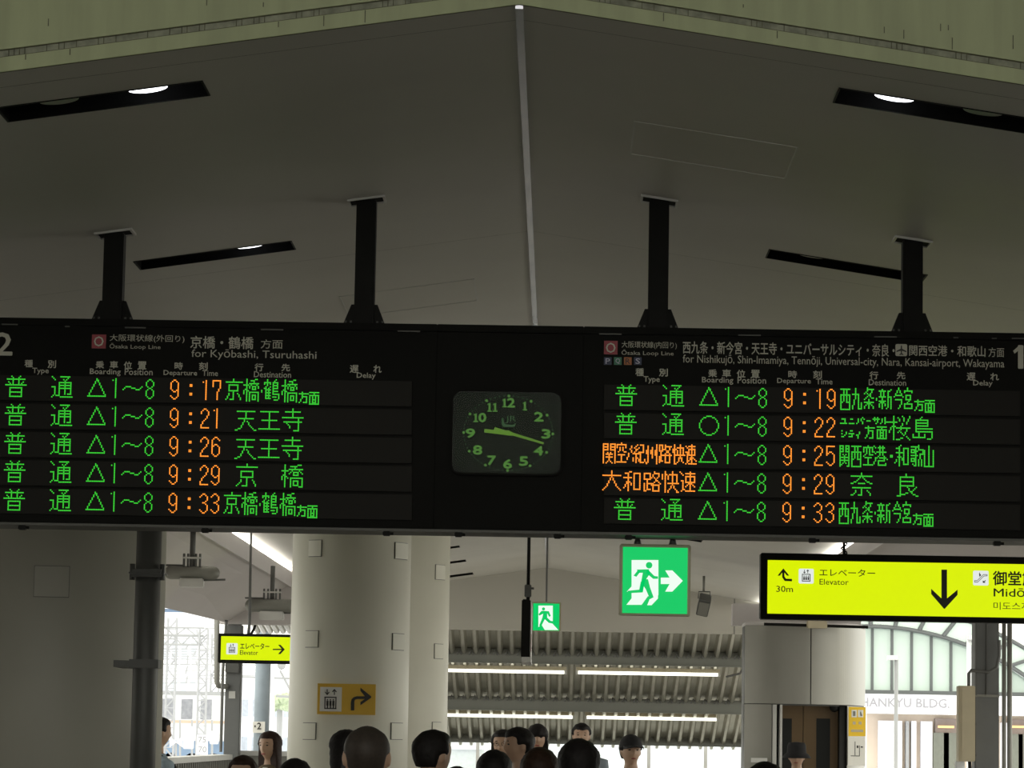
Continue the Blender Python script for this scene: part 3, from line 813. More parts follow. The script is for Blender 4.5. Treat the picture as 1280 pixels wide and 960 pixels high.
LX = (8.2, 66.0, 110.9, 141.8, 154.5, 183.6, 214.4, 238.4, 252.8, 266.9); LY = (470.5, 471.2, 473.8, 483.6, 475.0, 475.5)
RX = (770.2, 829.2, 875.0, 906.9, 919.7, 948.7, 980.6, 1004.7, 1019.4, 1034.3); RY = (481.5, 482.2, 484.9, 494.7, 486.1, 486.4)
kyo = [('京n', 283.4, 474.3), ('橋n', 305.5, 474.4), ('・', 327.4, 488.4), ('鶴n', 331.2, 475.0), ('橋n', 353.3, 475.4), ('方s', 374.6, 490.7), ('面s', 387.6, 491.0)]
ten = [('天', 295.3, 514.4), ('王', 324.6, 514.8), ('寺', 353.9, 511.5)]
wkyo = [('京w', 296.6, 580.3), ('橋w', 353.1, 581.5)]
LR = []
for i, (a, b) in enumerate((('1', '7'), ('2', '1'), ('2', '6'), ('2', '9'), ('3', '3'))):
    L = common(i, -0.55, 35.4, LX, LY, '△', a, b)
    if i in (0, 4): L += [(g, x - 0.55 * i, y + 35.4 * i, 'g') for g, x, y in kyo]
    if i in (1, 2): L += [(g, x - 0.55 * (i - 1), y + 35.4 * (i - 1), 'g') for g, x, y in ten]
    if i == 3: L += [(g, x, y, 'g') for g, x, y in wkyo]
    LR.append(L)
led_rows(bl, LROW[0][0], LROW[0][1], 488.4, 35.4, -0.55, LR)
nis = [('西n', 1051, 486.8), ('九n', 1065.7, 486), ('条n', 1080.5, 485.2), ('・', 1095.4, 498.5), ('新n', 1099, 487.4), ('今n', 1117.6, 485.5), ('宮n', 1130.5, 485.5), ('方s', 1143.4, 500.5), ('面s', 1156.5, 501)]
RD = {
 1: [('ユ', 1050.6, 524), ('ニ', 1061.5, 524.2), ('パ', 1070.8, 522.4), ('ー', 1083.6, 526.4), ('サ', 1091.3, 522.4), ('ル', 1100.6, 522.4), ('シ', 1052.2, 538.8), ('テ', 1061.2, 538.8),
     ('ィ', 1070.5, 540.5), ('方m', 1081.6, 533.3), ('面m', 1096.5, 534), ('桜', 1111.5, 520.7), ('島', 1141.2, 521.8)],
 2: [('関n', 1050, 557.5), ('西n', 1064.7, 558.1), ('空n', 1079.5, 557.8), ('港n', 1092.4, 558.1), ('・s', 1113, 569.6), ('和n', 1118.5, 557), ('歌n', 1139, 557), ('山n', 1155.4, 558.1)],
 3: [('奈w', 1064, 591.7), ('良w', 1121.5, 592.9)],
}
RT = {2: [('関o', 754.4, 555.2), ('空o', 771.5, 554.2), ('/', 784.1, 558), ('紀o', 791.6, 556.5), ('州o', 808.3, 556.2), ('路o', 824.5, 556.7), ('快o', 841.4, 556.5), ('速o', 857.5, 556.5)],
      3: [('大w', 753.9, 588.9), ('和w', 780, 589.9), ('路w', 805.5, 590.2), ('快w', 828, 589.9), ('速w', 850.1, 590.4)]}
RR = []
for i, (a, b) in enumerate((('1', '9'), ('2', '2'), ('2', '5'), ('2', '9'), ('3', '3'))):
    L = common(i, -0.45, 35.55, RX, RY, '○' if i == 1 else '△', a, b, i not in RT)
    if i in (0, 4): L += [(g, x - 0.45 * i, y + 35.55 * i, 'g') for g, x, y in nis]
    L += [(g, x, y, 'g') for g, x, y in RD.get(i, [])]
    L += [(g, x, y, 'o') for g, x, y in RT.get(i, [])]
    RR.append(L)
led_rows(br, LROW[1][0], LROW[1][1], 500.6, 35.55, -0.45, RR)

# printed header
W = M['white']; YL = YB + 0.006
for (s, a, b, c, d, bo) in (
    ('大阪環状線(外回り)', 137, 418.5, 231, 428.5, 0.0), ('Ōsaka Loop Line', 137, 429.5, 201, 437.5, 0.0), ('京橋・鶴橋', 238, 420.5, 317, 436, 0.01), ('方面', 326, 424.5, 353.5, 436, 0.0),
    ('for Kyōbashi, Tsuruhashi', 239, 437.5, 396, 450.5, 0.0), ('2', -6, 416, 15.5, 444, 0.02),
    ('種', 31, 450, 41, 459, .02), ('別', 60, 450.5, 70, 460, .02), ('Type', 40.5, 460, 61, 468.5, .01),
    ('乗', 120, 451.5, 130, 460.5, .02), ('車', 137.5, 451.5, 147.5, 460.5, .02), ('位', 155, 452, 165, 461.5, .02), ('置', 172.5, 452, 183, 461.5, .02), ('Boarding', 112.5, 461, 151, 470, .01), ('Position', 156, 461, 191, 469, .01),
    ('時', 218.5, 453, 228.5, 462, .02), ('刻', 249, 453, 259.5, 462.5, .02), ('Departure', 204.5, 463, 246.5, 471, .01), ('Time', 253, 463, 272.5, 470, .01),
    ('行', 318.5, 454.5, 329, 464, .02), ('先', 352, 455, 362.5, 464, .02), ('Destination', 317.5, 464.5, 364, 472, .01),
    ('遅', 437.5, 456.5, 448, 466, .02), ('れ', 467, 456.5, 477, 466, .02), ('Delay', 446, 466, 469.5, 474.5, .01)):
    text(s, a, b, c, d, YL, W, bl, bo)
for (s, a, b, c, d, bo) in (
    ('大阪環状線(内回り)', 777, 427, 846, 436.5, 0.0), ('Ōsaka Loop Line', 777, 437.5, 842, 445.5, 0.0),
    ('西九条・新今宮・天王寺・ユニバーサルシティ・奈良・', 853.5, 428.5, 1118, 444, 0.01), ('関西空港・和歌山', 1136.5, 432, 1231.5, 445.5, 0.01), ('方面', 1235.5, 434.5, 1255, 446.5, 0.0),
    ('for Nishikujō, Shin-Imamiya, Tennōji, Universal-city, Nara, Kansai-airport, Wakayama', 853.5, 446, 1255, 459.5, 0.0), ('1', 1273, 432, 1278.5, 460.5, 0.02),
    ('種', 794.5, 460.5, 804.5, 470, .02), ('別', 824, 461, 834.5, 470.5, .02), ('Type', 804.5, 470.5, 824.5, 479.5, .01),
    ('乗', 885.5, 462, 896, 471.5, .02), ('車', 903, 462, 913.5, 471.5, .02), ('位', 921, 462.5, 931.5, 472, .02), ('置', 939, 462.5, 949.5, 472, .02), ('Boarding', 877.5, 471.5, 916.5, 480.5, .01), ('Position', 922, 471.5, 957.5, 479.5, .01),
    ('時', 985.5, 463.5, 996, 472.5, .02), ('刻', 1016.5, 463.5, 1027, 473, .02), ('Departure', 971.5, 473, 1013.5, 481, .01), ('Time', 1020, 473.5, 1040.5, 480.5, .01),
    ('行', 1087, 464.5, 1097.5, 474, .02), ('先', 1121, 465, 1131.5, 474, .02), ('Destination', 1086, 474.5, 1132.5, 482, .01),
    ('遅', 1208.5, 466, 1219, 475.5, .02), ('れ', 1238, 466.5, 1248.5, 475.5, .02), ('Delay', 1216.5, 475.5, 1240.5, 484, .01)):
    text(s, a, b, c, d, YL, W, br, bo)
PB('line_mark', 114.8, 418, 132.5, 435.5, YB + 0.002, 0.006, M['red'], bl); text('O', 117.5, 420.5, 129.5, 433, YB, M['white'], bl, 0.01, lift=0.002)
PB('line_mark', 755, 426, 772, 443, YB + 0.002, 0.006, M['red'], br); text('O', 757.5, 428.5, 769.3, 441, YB, M['white'], br, 0.01, lift=0.002)
for ch, a, m_, ml in (('P', 755, 'navy', 'lilac'), ('Q', 767.5, 'teal', 'lilac'), ('R', 780, 'brownor', 'ink'), ('S', 792.5, 'navy', 'lilac')):
    PB('line_mark', a, 446.5, a + 9.5, 456, YB + 0.002, 0.006, M[m_], br); text(ch, a + 2, 448, a + 7.5, 454.8, YB, M[ml], br, 0.01, lift=0.002)
prism('lettering', [(1266.5, 438.5), (1273.5, 432.3), (1278.8, 432.3), (1278.8, 460.4), (1273, 460.4), (1273, 438.2), (1268.3, 442)], YB - 0.001, 0.003, M['white'], br)
# aeroplane mark
X0, X1, Z0, Z1 = rect(1119.5, 430, 1134, 445, YB)
plate('airport_mark', rrect(X0, X1, Z0, Z1, 0.008), YB + 0.001, 0.006, M['white'], br)
c = ((X0 + X1) / 2, (Z0 + Z1) / 2); s_ = (X1 - X0) / 14
P = [(0, 6), (.8, 4.5), (.8, 1.5), (6, -1.2), (6, -2.6), (.8, -1), (.6, -4), (2.4, -5.2), (2.4, -6.2), (0, -5.6), (-2.4, -6.2), (-2.4, -5.2), (-.6, -4), (-.8, -1), (-6, -2.6), (-6, -1.2), (-.8, 1.5), (-.8, 4.5)]
o = plate('airport_mark', [(c[0] + a * s_, c[1] + b * s_) for a, b in P], YB - 0.002, 0.002, M['ink'], br)
# catches on top rail, knobs under the bottom rail
for (px, py, wd, prt) in ((12, 405.5, 10, bl), (84, 408, 3, bl), (169, 409.5, 13, bl), (340, 412, 14, bl), (511, 414, 14, bl), (763, 417.5, 14, br), (937, 419, 14, br), (1107, 421, 14, br), (1275, 423, 10, br), (1195, 422, 3, br), (1243, 423, 3, br)):
    PB('catch', px - wd, py - 0.8, px + wd, py + 0.8, YB - 0.016, 0.006, M['hinge'], prt)
for (px, prt) in ((27, bl), (256, bl), (483, bl), (573, ck), (697, ck), (786, br), (1016, br), (1247, br)):
    x = at(px, 665, YB).x
    kb = B('latch', x - 0.02, x + 0.02, YB + 0.0, YB + 0.05, BZ0 - 0.024, BZ0, M['black'], prt, 0.004)
    T('latch_knob', [(x + 0.02, YB + 0.02, BZ0 - 0.012), (x + 0.036, YB + 0.02, BZ0 - 0.012)], 0.008, M['black'], kb, 8)

# ------------------------------------------------------------------ exit signs
def quadpx(name, pts, Y, m, par, t=0.002): return prism(name, pts, Y, t, m, par)


Ye = 17.04
ex = empty('exit_sign', (at(818, 684, Ye).x, Ye, at(818, 684, Ye).z), 'large green exit sign with running figure and right arrow', 'exit sign', 'green exit signs')
PB('sign_frame', 774.5, 680.5, 863, 769, Ye, 0.09, M['exitframe'], ex, 0.006)
PB('sign_face', 778.5, 684.5, 859, 766.5, Ye - 0.004, 0.004, M['exitgreen'], ex)
E1 = Ye - 0.008
quadpx('doorway_mark', [(789.5, 700), (823, 700), (823, 744), (816, 748.5), (810, 745), (802, 756), (783, 756), (789.5, 748)], E1, M['exitwhite'], ex)
quadpx('doorway_mark', [(783.5, 739.5), (789.5, 733), (789.5, 740)], E1, M['exitwhite'], ex)
quadpx('doorway_mark', [(809, 756.5), (812.5, 748), (822.5, 744), (822.5, 748), (814.5, 756.5)], E1, M['exitwhite'], ex)
E2 = Ye - 0.012
quadpx('running_figure', [(811.4 + 4.1 * cos(2 * pi * q / 14), 706.5 + 4.1 * sin(2 * pi * q / 14)) for q in range(14)], E2, M['exitgreen'], ex)
for P in ([(796, 712), (811, 711.5), (812.5, 717), (805, 728), (803, 739.5), (800, 739.5), (801.5, 727), (803.5, 716), (798, 716)],
          [(798, 712), (801, 714), (795.5, 721), (792, 719.5)],
          [(809.5, 711.5), (818, 720), (822.5, 720.5), (822.5, 723.5), (816.5, 723.5), (808, 716.5)],
          [(803, 724), (810, 724), (812.5, 734), (817, 746.5), (812.5, 749), (807.5, 737), (803, 730)],
          [(801, 727), (806, 727), (803.5, 740.5), (785, 741.5), (784.5, 738.5), (799, 737)]):
    quadpx('running_figure', P, E2, M['exitgreen'], ex)
quadpx('arrow', [(826, 722), (837, 722), (831.5, 713), (840.5, 713), (853.5, 726), (840.5, 739.5), (831.5, 739.5), (837, 730), (826, 730)], E1, M['exitwhite'], ex)
for px in (797, 841):
    p = at(px, 680, Ye + 0.04); T('hanger_rod', [(p.x, Ye + 0.045, p.z), (p.x, Ye + 0.045, BZ0 - 0.0005)], 0.010, M['darkgrey'], ex, 8)
    T('rod_socket', [(p.x, Ye + 0.045, p.z - 0.004), (p.x, Ye + 0.045, p.z + 0.025)], [0.022, 0.014], M['darkgrey'], ex, 10)

Ys = 46.0
e2 = empty('exit_sign', (at(682, 755, Ys).x, Ys, at(682, 755, Ys).z), 'small distant green exit sign hanging from a thin rod under the ridge', 'exit sign', 'green exit signs')
PB('sign_frame', 665.5, 752.5, 701, 789, Ys, 0.12, M['exitframe'], e2, 0.01)
PB('sign_face', 666.5, 754.5, 699, 788, Ys - 0.006, 0.006, M['exitgreen'], e2)
quadpx('doorway_mark', [(673, 757), (691, 757), (691, 780), (698, 787.5), (681, 787.5), (677, 781), (673, 784)], Ys - 0.012, M['exitwhite'], e2)
quadpx('running_figure', [(679.4 + 2 * cos(q), 761.2 + 2 * sin(q)) for q in [2 * pi * i / 10 for i in range(10)]], Ys - 0.018, M['exitgreen'], e2)
for P in ([(677, 763.5), (686, 764), (688.5, 770), (686.5, 771), (684, 766.5), (684, 772), (688, 776), (694, 777), (694, 780), (686, 778.5), (681, 774), (679, 778), (676, 784), (674, 782), (678, 772), (679, 767), (674.5, 769.5), (673, 768)],):
    quadpx('running_figure', P, Ys - 0.018, M['exitgreen'], e2)
p = at(683, 752, Ys); T('hanger_rod', [(p.x, Ys + 0.05, p.z), (p.x, Ys + 0.05, zc(p.x) - 0.03)], 0.014, M['darkgrey'], e2, 8)

# ------------------------------------------------------------------ yellow guide signs
Yg = 22.5
g1 = empty('guide_sign', (at(1130, 695, Yg).x, Yg, at(1130, 695, Yg).z), 'large yellow backlit sign with a black down arrow, right below the board', 'sign', 'yellow hanging signs')
xa, xb, za, zb_ = rect(952.5, 694.5, 1352, 776.5, Yg)
B('sign_frame', xa, xb, Yg, Yg + 0.16, za, zb_, M['black'], g1, 0.006)
xa, xb, za, zb_ = rect(961, 703.5, 1344, 769.8, Yg)
B('sign_face', xa, xb, Yg - 0.003, Yg, za, zb_, M['yellow'], g1)
K = M['signblack']; Z1_ = Yg - 0.007
prism('arrow', [(1176.8, 712), (1183.8, 712), (1183.8, 748), (1197, 737), (1197, 743.5), (1181, 761), (1180, 761), (1164, 742.5), (1164, 736), (1176.8, 748)], Z1_, 0.003, K, g1)
prism('arrow', [(972, 719.5), (979.2, 710.5), (986.5, 719.5), (983.7, 719.5), (980.5, 715.5), (980.5, 720.5), (982.5, 723.4), (990, 723.6), (990, 726.6), (981, 726.2), (977.8, 721.8), (977.8, 715.5), (975, 719.5)], Z1_, 0.003, K, g1)
text('30m', 970.5, 732.5, 991, 740, Yg, K, g1, 0.01, lift=0.006)
text('エレベーター', 1024.5, 711.5, 1093.5, 720.5, Yg, K, g1, 0.01, lift=0.006)
text('Elevator', 1024.5, 724, 1060.5, 731, Yg, K, g1, 0.005, lift=0.006)


def lift_icon(par, x0, y0, x1, y1, Y, kk=1.0):
    X0, X1, Z0, Z1 = rect(x0, y0, x1, y1, Y)
    plate('pictogram_field', rrect(X0, X1, Z0, Z1, (X1 - X0) * 0.1), Y - 0.006, 0.003, M['signwhite'], par)
    W_ = X1 - X0; Hh = Z1 - Z0
    def r(a, b, c, d): B('pictogram', X0 + W_ * a, X0 + W_ * b, Y - 0.010, Y - 0.007, Z0 + Hh * c, Z0 + Hh * d, K, par)
    r(.22, .78, .14, .19); r(.22, .78, .60, .65); r(.22, .27, .14, .65); r(.73, .78, .14, .65)
    for c in (.36, .5, .64): r(c - .05, c + .05, .24, .44); r(c - .03, c + .03, .46, .54)
    for c, d in ((.38, -1), (.60, 1)):
        r(c - .02, c + .02, .70, .92)
        zt = Z0 + Hh * (.92 if d > 0 else .70); s = W_ * .09; xx = X0 + W_ * c
        plate('pictogram', [(xx, zt + d * s * .3), (xx + s, zt - d * s * .9), (xx + s * .5, zt - d * s), (xx, zt - d * s * .4), (xx - s * .5, zt - d * s), (xx - s, zt - d * s * .9)], Y - 0.010, 0.003, K, par)


lift_icon(g1, 998.3, 711, 1017, 729.5, Yg)
X0, X1, Z0, Z1 = rect(1216.3, 713.5, 1235.5, 731.8, Yg)
plate('pictogram_field', rrect(X0, X1, Z0, Z1, 0.01), Yg - 0.006, 0.003, M['signwhite'], g1)
def esc(P, m_, dy): plate('pictogram', [(X0 + (X1 - X0) * a, Z0 + (Z1 - Z0) * b) for a, b in P], Yg - dy, 0.002, m_, g1)
esc([(.08, .2), (.30, .2), (.70, .62), (.92, .64), (.92, .76), (.66, .76), (.26, .34), (.08, .34)], K, 0.010)
esc([(.11, .24), (.29, .24), (.69, .66), (.89, .68), (.89, .72), (.67, .72), (.27, .30), (.11, .30)], M['signwhite'], 0.012)
esc([(.40, .58), (.52, .70), (.44, .78), (.42, .90), (.38, .78)], K, 0.013)
esc([(.62, .18), (.80, .18), (.74, .24), (.82, .34), (.78, .36), (.70, .28), (.62, .34)], K, 0.013)
text('御堂筋線', 1241.5, 714.5, 1313, 732, Yg, K, g1, 0.02, lift=0.006)
text('Midōsuji Line', 1242.5, 736, 1345, 749.5, Yg, K, g1, 0.01, lift=0.006)
text('미도스지선', 1242, 753, 1298, 762.5, Yg, K, g1, 0.0, lift=0.006)
# chain and hanging rod above it
p = at(1055, 694, Yg + 0.08)
bm = bmesh.new()
zt = zc(min(p.x, HW)) if p.x < HW else 4.0
pts = []
q = p.z
for k in range(26):
    pts.append((p.x + 0.022 * sin(k * 1.2) * (1 if k < 18 else 0.2), Yg + 0.08 + 0.02 * cos(k * 1.2), p.z + k * 0.012))
tube(bm, pts, 0.006, 6)
build('coiled_cable', bm, M['black'], g1)
T('hanger_rod', [(p.x, Yg + 0.08, p.z - 0.01), (p.x, Yg + 0.08, zt)], 0.010, M['black'], g1, 8)
p2 = at(1300, 694, Yg + 0.08); T('hanger_rod', [(p2.x, Yg + 0.08, p2.z - 0.01), (p2.x, Yg + 0.08, zc(p2.x))], 0.010, M['black'], g1, 8)

Yh = 38.0
g2 = empty('guide_sign', (at(318, 794, Yh).x, Yh, at(318, 794, Yh).z), 'small yellow lift sign with a right arrow left of the signed column', 'sign', 'yellow hanging signs')
xa, xb, za, zb_ = rect(273, 793, 420, 829.5, Yh)
B('sign_frame', xa, xb, Yh, Yh + 0.2, za, zb_, M['black'], g2, 0.008)
xa, xb, za, zb_ = rect(276.5, 796.5, 416.5, 825.5, Yh)
B('sign_face', xa, xb, Yh - 0.004, Yh, za, zb_, M['yellow'], g2)
lift_icon(g2, 283, 804, 297, 818, Yh)
text('エレベーター', 300.5, 804, 336.5, 811.5, Yh, K, g2, 0.02, lift=0.006)
text('Elevator', 300, 813, 322.5, 818.5, Yh, K, g2, 0.01, lift=0.006)
prism('arrow', [(341, 811), (352, 811), (347.5, 806), (350.5, 806), (356, 811.8), (350.5, 817.6), (347.5, 817.6), (352, 812.6), (341, 812.6)], Yh - 0.007, 0.003, K, g2)
for px in (310.5, 385):
    p = at(px, 793, Yh + 0.1); T('hanger_chain', [(p.x, Yh + 0.1, p.z - 0.01), (p.x + 0.01, Yh + 0.1, p.z + 0.15), (p.x, Yh + 0.1, zc(p.x) - 0.008)], [0.02, 0.018, 0.014], M['darkgrey'], g2, 8)

# ------------------------------------------------------------------ hanging blade display seen edge on
Ym = 26.0
p = at(657.5, 823, Ym); q = at(659, 749, Ym)
mon = empty('blade_display', (p.x, Ym + 0.45, p.z), 'black slim display seen edge on, hanging from a pole under the board', 'display')
B('casing', p.x - 0.042, p.x + 0.030, Ym, Ym + 0.9, p.z + 0.01, q.z, M['black'], mon, 0.008)
B('screen', p.x + 0.030, p.x + 0.038, Ym + 0.02, Ym + 0.88, p.z + 0.02, q.z - 0.02, M['platewhite'], mon)
B('red_label', p.x + 0.038, p.x + 0.040, Ym + 0.02, Ym + 0.3, p.z + 0.06, p.z + 0.20, M['red'], mon)
B('base_cap', p.x - 0.036, p.x + 0.040, Ym - 0.005, Ym + 0.9, p.z - 0.03, p.z + 0.012, M['pale'], mon)
T('pole', [(p.x + 0.008, Ym + 0.06, q.z), (p.x + 0.008, Ym + 0.06, zc(p.x) - 0.012)], 0.014, M['black'], mon, 12)
B('pole_clamp', p.x - 0.022, p.x + 0.034, Ym + 0.02, Ym + 0.1, q.z + 0.02, q.z + 0.12, M['darkgrey'], mon, 0.005)
T('clamp_bolt', [(p.x + 0.034, Ym + 0.04, q.z + 0.09), (p.x + 0.055, Ym + 0.04, q.z + 0.09)], 0.009, M['darkgrey'], mon, 8)

# speaker on the far ceiling
kc = ray_z(879, 719, SL, ZR, 1); Yk = kc.y; sf = Yk / 30
p = at(880, 755, Yk)
sp = empty('loudspeaker', (p.x, Yk, p.z), 'small grey box loudspeaker hanging from the ceiling right of the exit sign', 'loudspeaker')
Mr = Matrix.Translation(p) @ Matrix.Rotation(radians(12), 4, 'Y') @ Matrix.Rotation(radians(25), 4, 'X') @ Matrix.Scale(sf, 4)
bm = bmesh.new(); box(bm, -0.055, 0.055, -0.09, 0.09, -0.09, 0.07, Mr); bmesh.ops.bevel(bm, geom=bm.edges[:], offset=0.01, segments=2, affect='EDGES')
build('cabinet', bm, M['darkgrey'], sp)
bm = bmesh.new(); box(bm, -0.046, 0.046, -0.096, -0.088, -0.08, 0.05, Mr)
build('grille', bm, M['grey'], sp)
T('bracket', [p + Vector(v) * sf for v in ((-0.055, 0, 0.05), (-0.05, 0, 0.115), (0.055, 0, 0.115), (0.06, 0, 0.05))], 0.010, M['darkgrey'], sp, 8)
T('stem', [p + Vector((-0.005, 0, 0.11)) * sf, Vector((p.x - 0.005, p.y, zc(p.x) - 0.01))], 0.02, M['grey'], sp, 10)


# ceiling pods on the left
def pod(px, py, Y, Lpx, lab):
    s = Y / F; p = at(px, py, Y); L = Lpx * s / 2; r = 8.5 * s
    t = empty('ceiling_pod', (p.x, Y, p.z), lab, 'ceiling unit', 'grey pods under the left soffit')
    bm = bmesh.new(); N = 10
    loftpts = [(p.x - L + r * (1 - cos(pi / 2 * k / N)), r * sin(pi / 2 * k / N)) for k in range(N + 1)] + [(p.x + L - r + r * sin(pi / 2 * k / N), r * cos(pi / 2 * k / N)) for k in range(N + 1)]
    tube(bm, [(x, Y, p.z) for x, _ in loftpts], [max(q, 0.002) for _, q in loftpts], 20)
    build('body', bm, M['grey'], t, True)
    B('control_box', p.x - 15 * s, p.x + 15 * s, Y - 0.08, Y + 0.08, p.z - 18 * s, p.z - 7 * s, M['pale'], t, 0.01)
    zt = 3.86 if p.x > -3.75 else 3.86 - (abs(p.x) - 3.75) * 0.4
    T('stem', [(p.x, Y, p.z + r * 0.7), (p.x, Y, max(zt, p.z + 0.22) + 0.03)], 0.03, M['darkgrey'], t, 10)
    B('clamp_plate', p.x - 11 * s, p.x + 11 * s, Y - 0.05, Y + 0.05, p.z + r + 0.075, p.z + r + 0.095, M['pale'], t)
    for k in (-10, -5, 5, 10):
        T('clamp_bolt', [(p.x + k * s, Y - 0.03, p.z + r - 0.02), (p.x + k * s, Y - 0.03, p.z + r + 0.13)], 0.013, M['darkgrey'], t, 8)
    T('aerial', [(p.x - 34 * s, Y, p.z + 9 * s), (p.x - 10 * s, Y, p.z + 9 * s)], 0.012, M['darkgrey'], t, 6)
    T('aerial', [(p.x + 15 * s, Y, p.z - 9 * s), (p.x + 42 * s, Y, p.z - 8 * s)], 0.012, M['darkgrey'], t, 6)
    return t


pod(240, 716, 34.0, 70, 'nearer grey rounded ceiling pod with a box below, right of the drainpipe')
pod(340, 757, 42.0, 68, 'farther grey rounded ceiling pod half hidden by the signed column')

# ------------------------------------------------------------------ left opening: posts, parapet
Yw = 46.0
post = empty('steel_post', (at(292, 900, Yw).x, Yw, 0), 'dark steel post in the left opening below the small yellow sign', 'post', 'steel posts')
xa, xb, _, _ = rect(281, 800, 300, 960, Yw)
B('post_body', xa, xb, Yw, Yw + 0.25, 0, SE2.z - 0.03, M['post'], post, 0.01)
PB('switch_plate', 286, 864, 294, 873, Yw - 0.012, 0.012, M['pale'], post)
PB('junction_box', 281.5, 828, 299, 841, Yw - 0.06, 0.06, M['darkgrey'], post, 0.01)
pp = [at(271, 770, Yw - .3), at(271, 852, Yw - .3), at(273, 857, Yw - .3), at(279, 858, Yw - .2), at(284, 858, Yw + .02)]
pw = T('downpipe', pp, 0.04, M['grey'], None, 12); tag(pw, 'grey downpipe hooking into the dark post in the left opening', 'pipe')
cb = T('cable', [at(283, 775, Yw - .55), at(278.5, 840, Yw - .55), at(277, 900, Yw - .55), at(276, 940, Yw - .55)], 0.022, M['darkgrey'], None, 8); tag(cb, 'dark vertical cable beside the post in the left opening', 'cable')
par = empty('parapet', (-5.5, 40, 0), 'grey ribbed parapet with pale sill at the left opening', 'parapet')
za = at(255, 950, 36).z
bm = bmesh.new()
a = at(180, 963, 34); b = at(280, 943, Yw - .3)
for P0, P1, h0, h1, w_ in ((a, b, 0, 0, 0.03),):
    d = Vector((b.x - a.x, b.y - a.y, 0)).normalized(); n_ = Vector((d.y, -d.x, 0)) * 0.08
    zz0, zz1 = b.z - 0.0, b.z
    def slab(nm, off, z_lo, z_hi, m_):
        q = bmesh.new()
        V = []
        for z in (z_lo, z_hi):
            for pnt, sg in ((a, -1), (b, -1), (b, 1), (a, 1)):
                V.append(q.verts.new((pnt.x + n_.x * sg * off, pnt.y + n_.y * sg * off, z)))
        for f in ((0, 1, 2, 3), (4, 7, 6, 5), (0, 4, 5, 1), (1, 5, 6, 2), (2, 6, 7, 3), (3, 7, 4, 0)): q.faces.new([V[i] for i in f])
        return build(nm, q, m_, par)
    slab('sill', 1.5, b.z - 0.07, b.z, M['pale']); slab('parapet_panel', 0.8, 0, b.z - 0.07, M['grey'])
bm.free()
L_ = (b - a).length
for k in range(36):
    c = a.lerp(b, (k + 0.5) / 36); q = bmesh.new(); box(q, c.x + n_.x - 0.02, c.x + n_.x + 0.02, c.y + n_.y - 0.03, c.y + n_.y + 0.03, 0, b.z - 0.075)
    build('rib', q, M['grey'], par)
xa, xb, _, z1_ = rect(301, 939, 372, 960, Yw + 0.5)
B('sill', xa, xb, Yw + 0.4, Yw + 0.7, z1_ - 0.07, z1_, M['pale'], par)
B('parapet_panel', xa, xb, Yw + 0.45, Yw + 0.6, 0, z1_ - 0.07, M['grey'], par)
# white post with number plate beyond
cp = empty('round_post', (at(328, 900, 52).x, 52, 0), 'blue-grey round post beyond the left opening carrying a number plate', 'post')
x = at(327, 900, 52).x
T('shaft', [(x, 52, 0), (x, 52, 5)], 0.125, M['bluebld'] if False else mat('blue_grey_paint', (0.30, 0.36, 0.42), 0.5), cp, 24)
PB('number_plate', 316, 902, 331, 916, 51.84, 0.02, M['platewhite'], cp)
text('2', 321.5, 903.5, 326.5, 911.5, 51.83, M['ink'], cp, 0.02)
PB('plate_mark', 318, 906.5, 319.5, 909, 51.83, 0.006, M['ink'], cp)
# striped canopy piece behind small sign
cy = empty('canopy', (at(345, 790, 50).x, 50, 3.4), 'small corrugated canopy above the small yellow sign', 'canopy')
for k in range(8):
    xx = at(322 + k * 8, 780, 50).x
    q = bmesh.new(); a_ = at(322 + k * 8, 789, 49); b_ = at(314 + k * 8, 774, 46.32)
    tube(q, [a_, b_], 0.045, 8); build('canopy_rib', q, M['galv'], cy)
quad_slab('canopy_deck', [at(322, 787, 49.1), at(384, 787, 49.1), at(384, 772, 46.32), at(312, 772, 46.32)], 0.04, M['grey'], cy)
T('cable', [at(322, 768, 46.8), at(318, 785, 46.8), at(310, 800, 46.8)], 0.02, M['black'], cy, 6)

# ------------------------------------------------------------------ lift tower on the right
Yt = 44.0
tw = empty('lift_tower', (at(1010, 900, Yt).x, Yt, 0), 'steel clad lift tower with bronze doors under the large yellow sign', 'lift')
sx0 = at(930, 850, Yt).x; sx1 = at(1090.5, 850, Yt).x
TWW = sx1 - sx0


def plan(u):
    """front outline of the tower: u from 0 (left) to 1 (right)"""
    x = sx0 + TWW * u
    bulge = 0.22 * (1 - (2 * u - 0.8) ** 2)
    corner = 0.9 * max(0, (u - 0.72) / 0.28) ** 2.4
    return x, Yt - bulge + corner


def curved(nm, u0, u1, z0, z1, m_, dy=0.0, th=0.04, par_=None):
    q = bmesh.new(); N = 26; R_ = []
    for y_ in (dy, dy + th):
        for z in (z0, z1): R_.append([q.verts.new((plan(u0 + (u1 - u0) * k / N)[0], plan(u0 + (u1 - u0) * k / N)[1] + y_, z)) for k in range(N + 1)])
    f0, f1, b0, b1 = R_
    for k in range(N):
        for A_, B_ in ((f0, f1), (b0, b1), (f0, b0), (f1, b1)): q.faces.new((A_[k], A_[k + 1], B_[k + 1], B_[k]))
    q.faces.new((f0[0], f1[0], b1[0], b0[0])); q.faces.new((f0[-1], f1[-1], b1[-1], b0[-1]))
    o = build(nm, q, m_, par_ or tw, True)
    return o


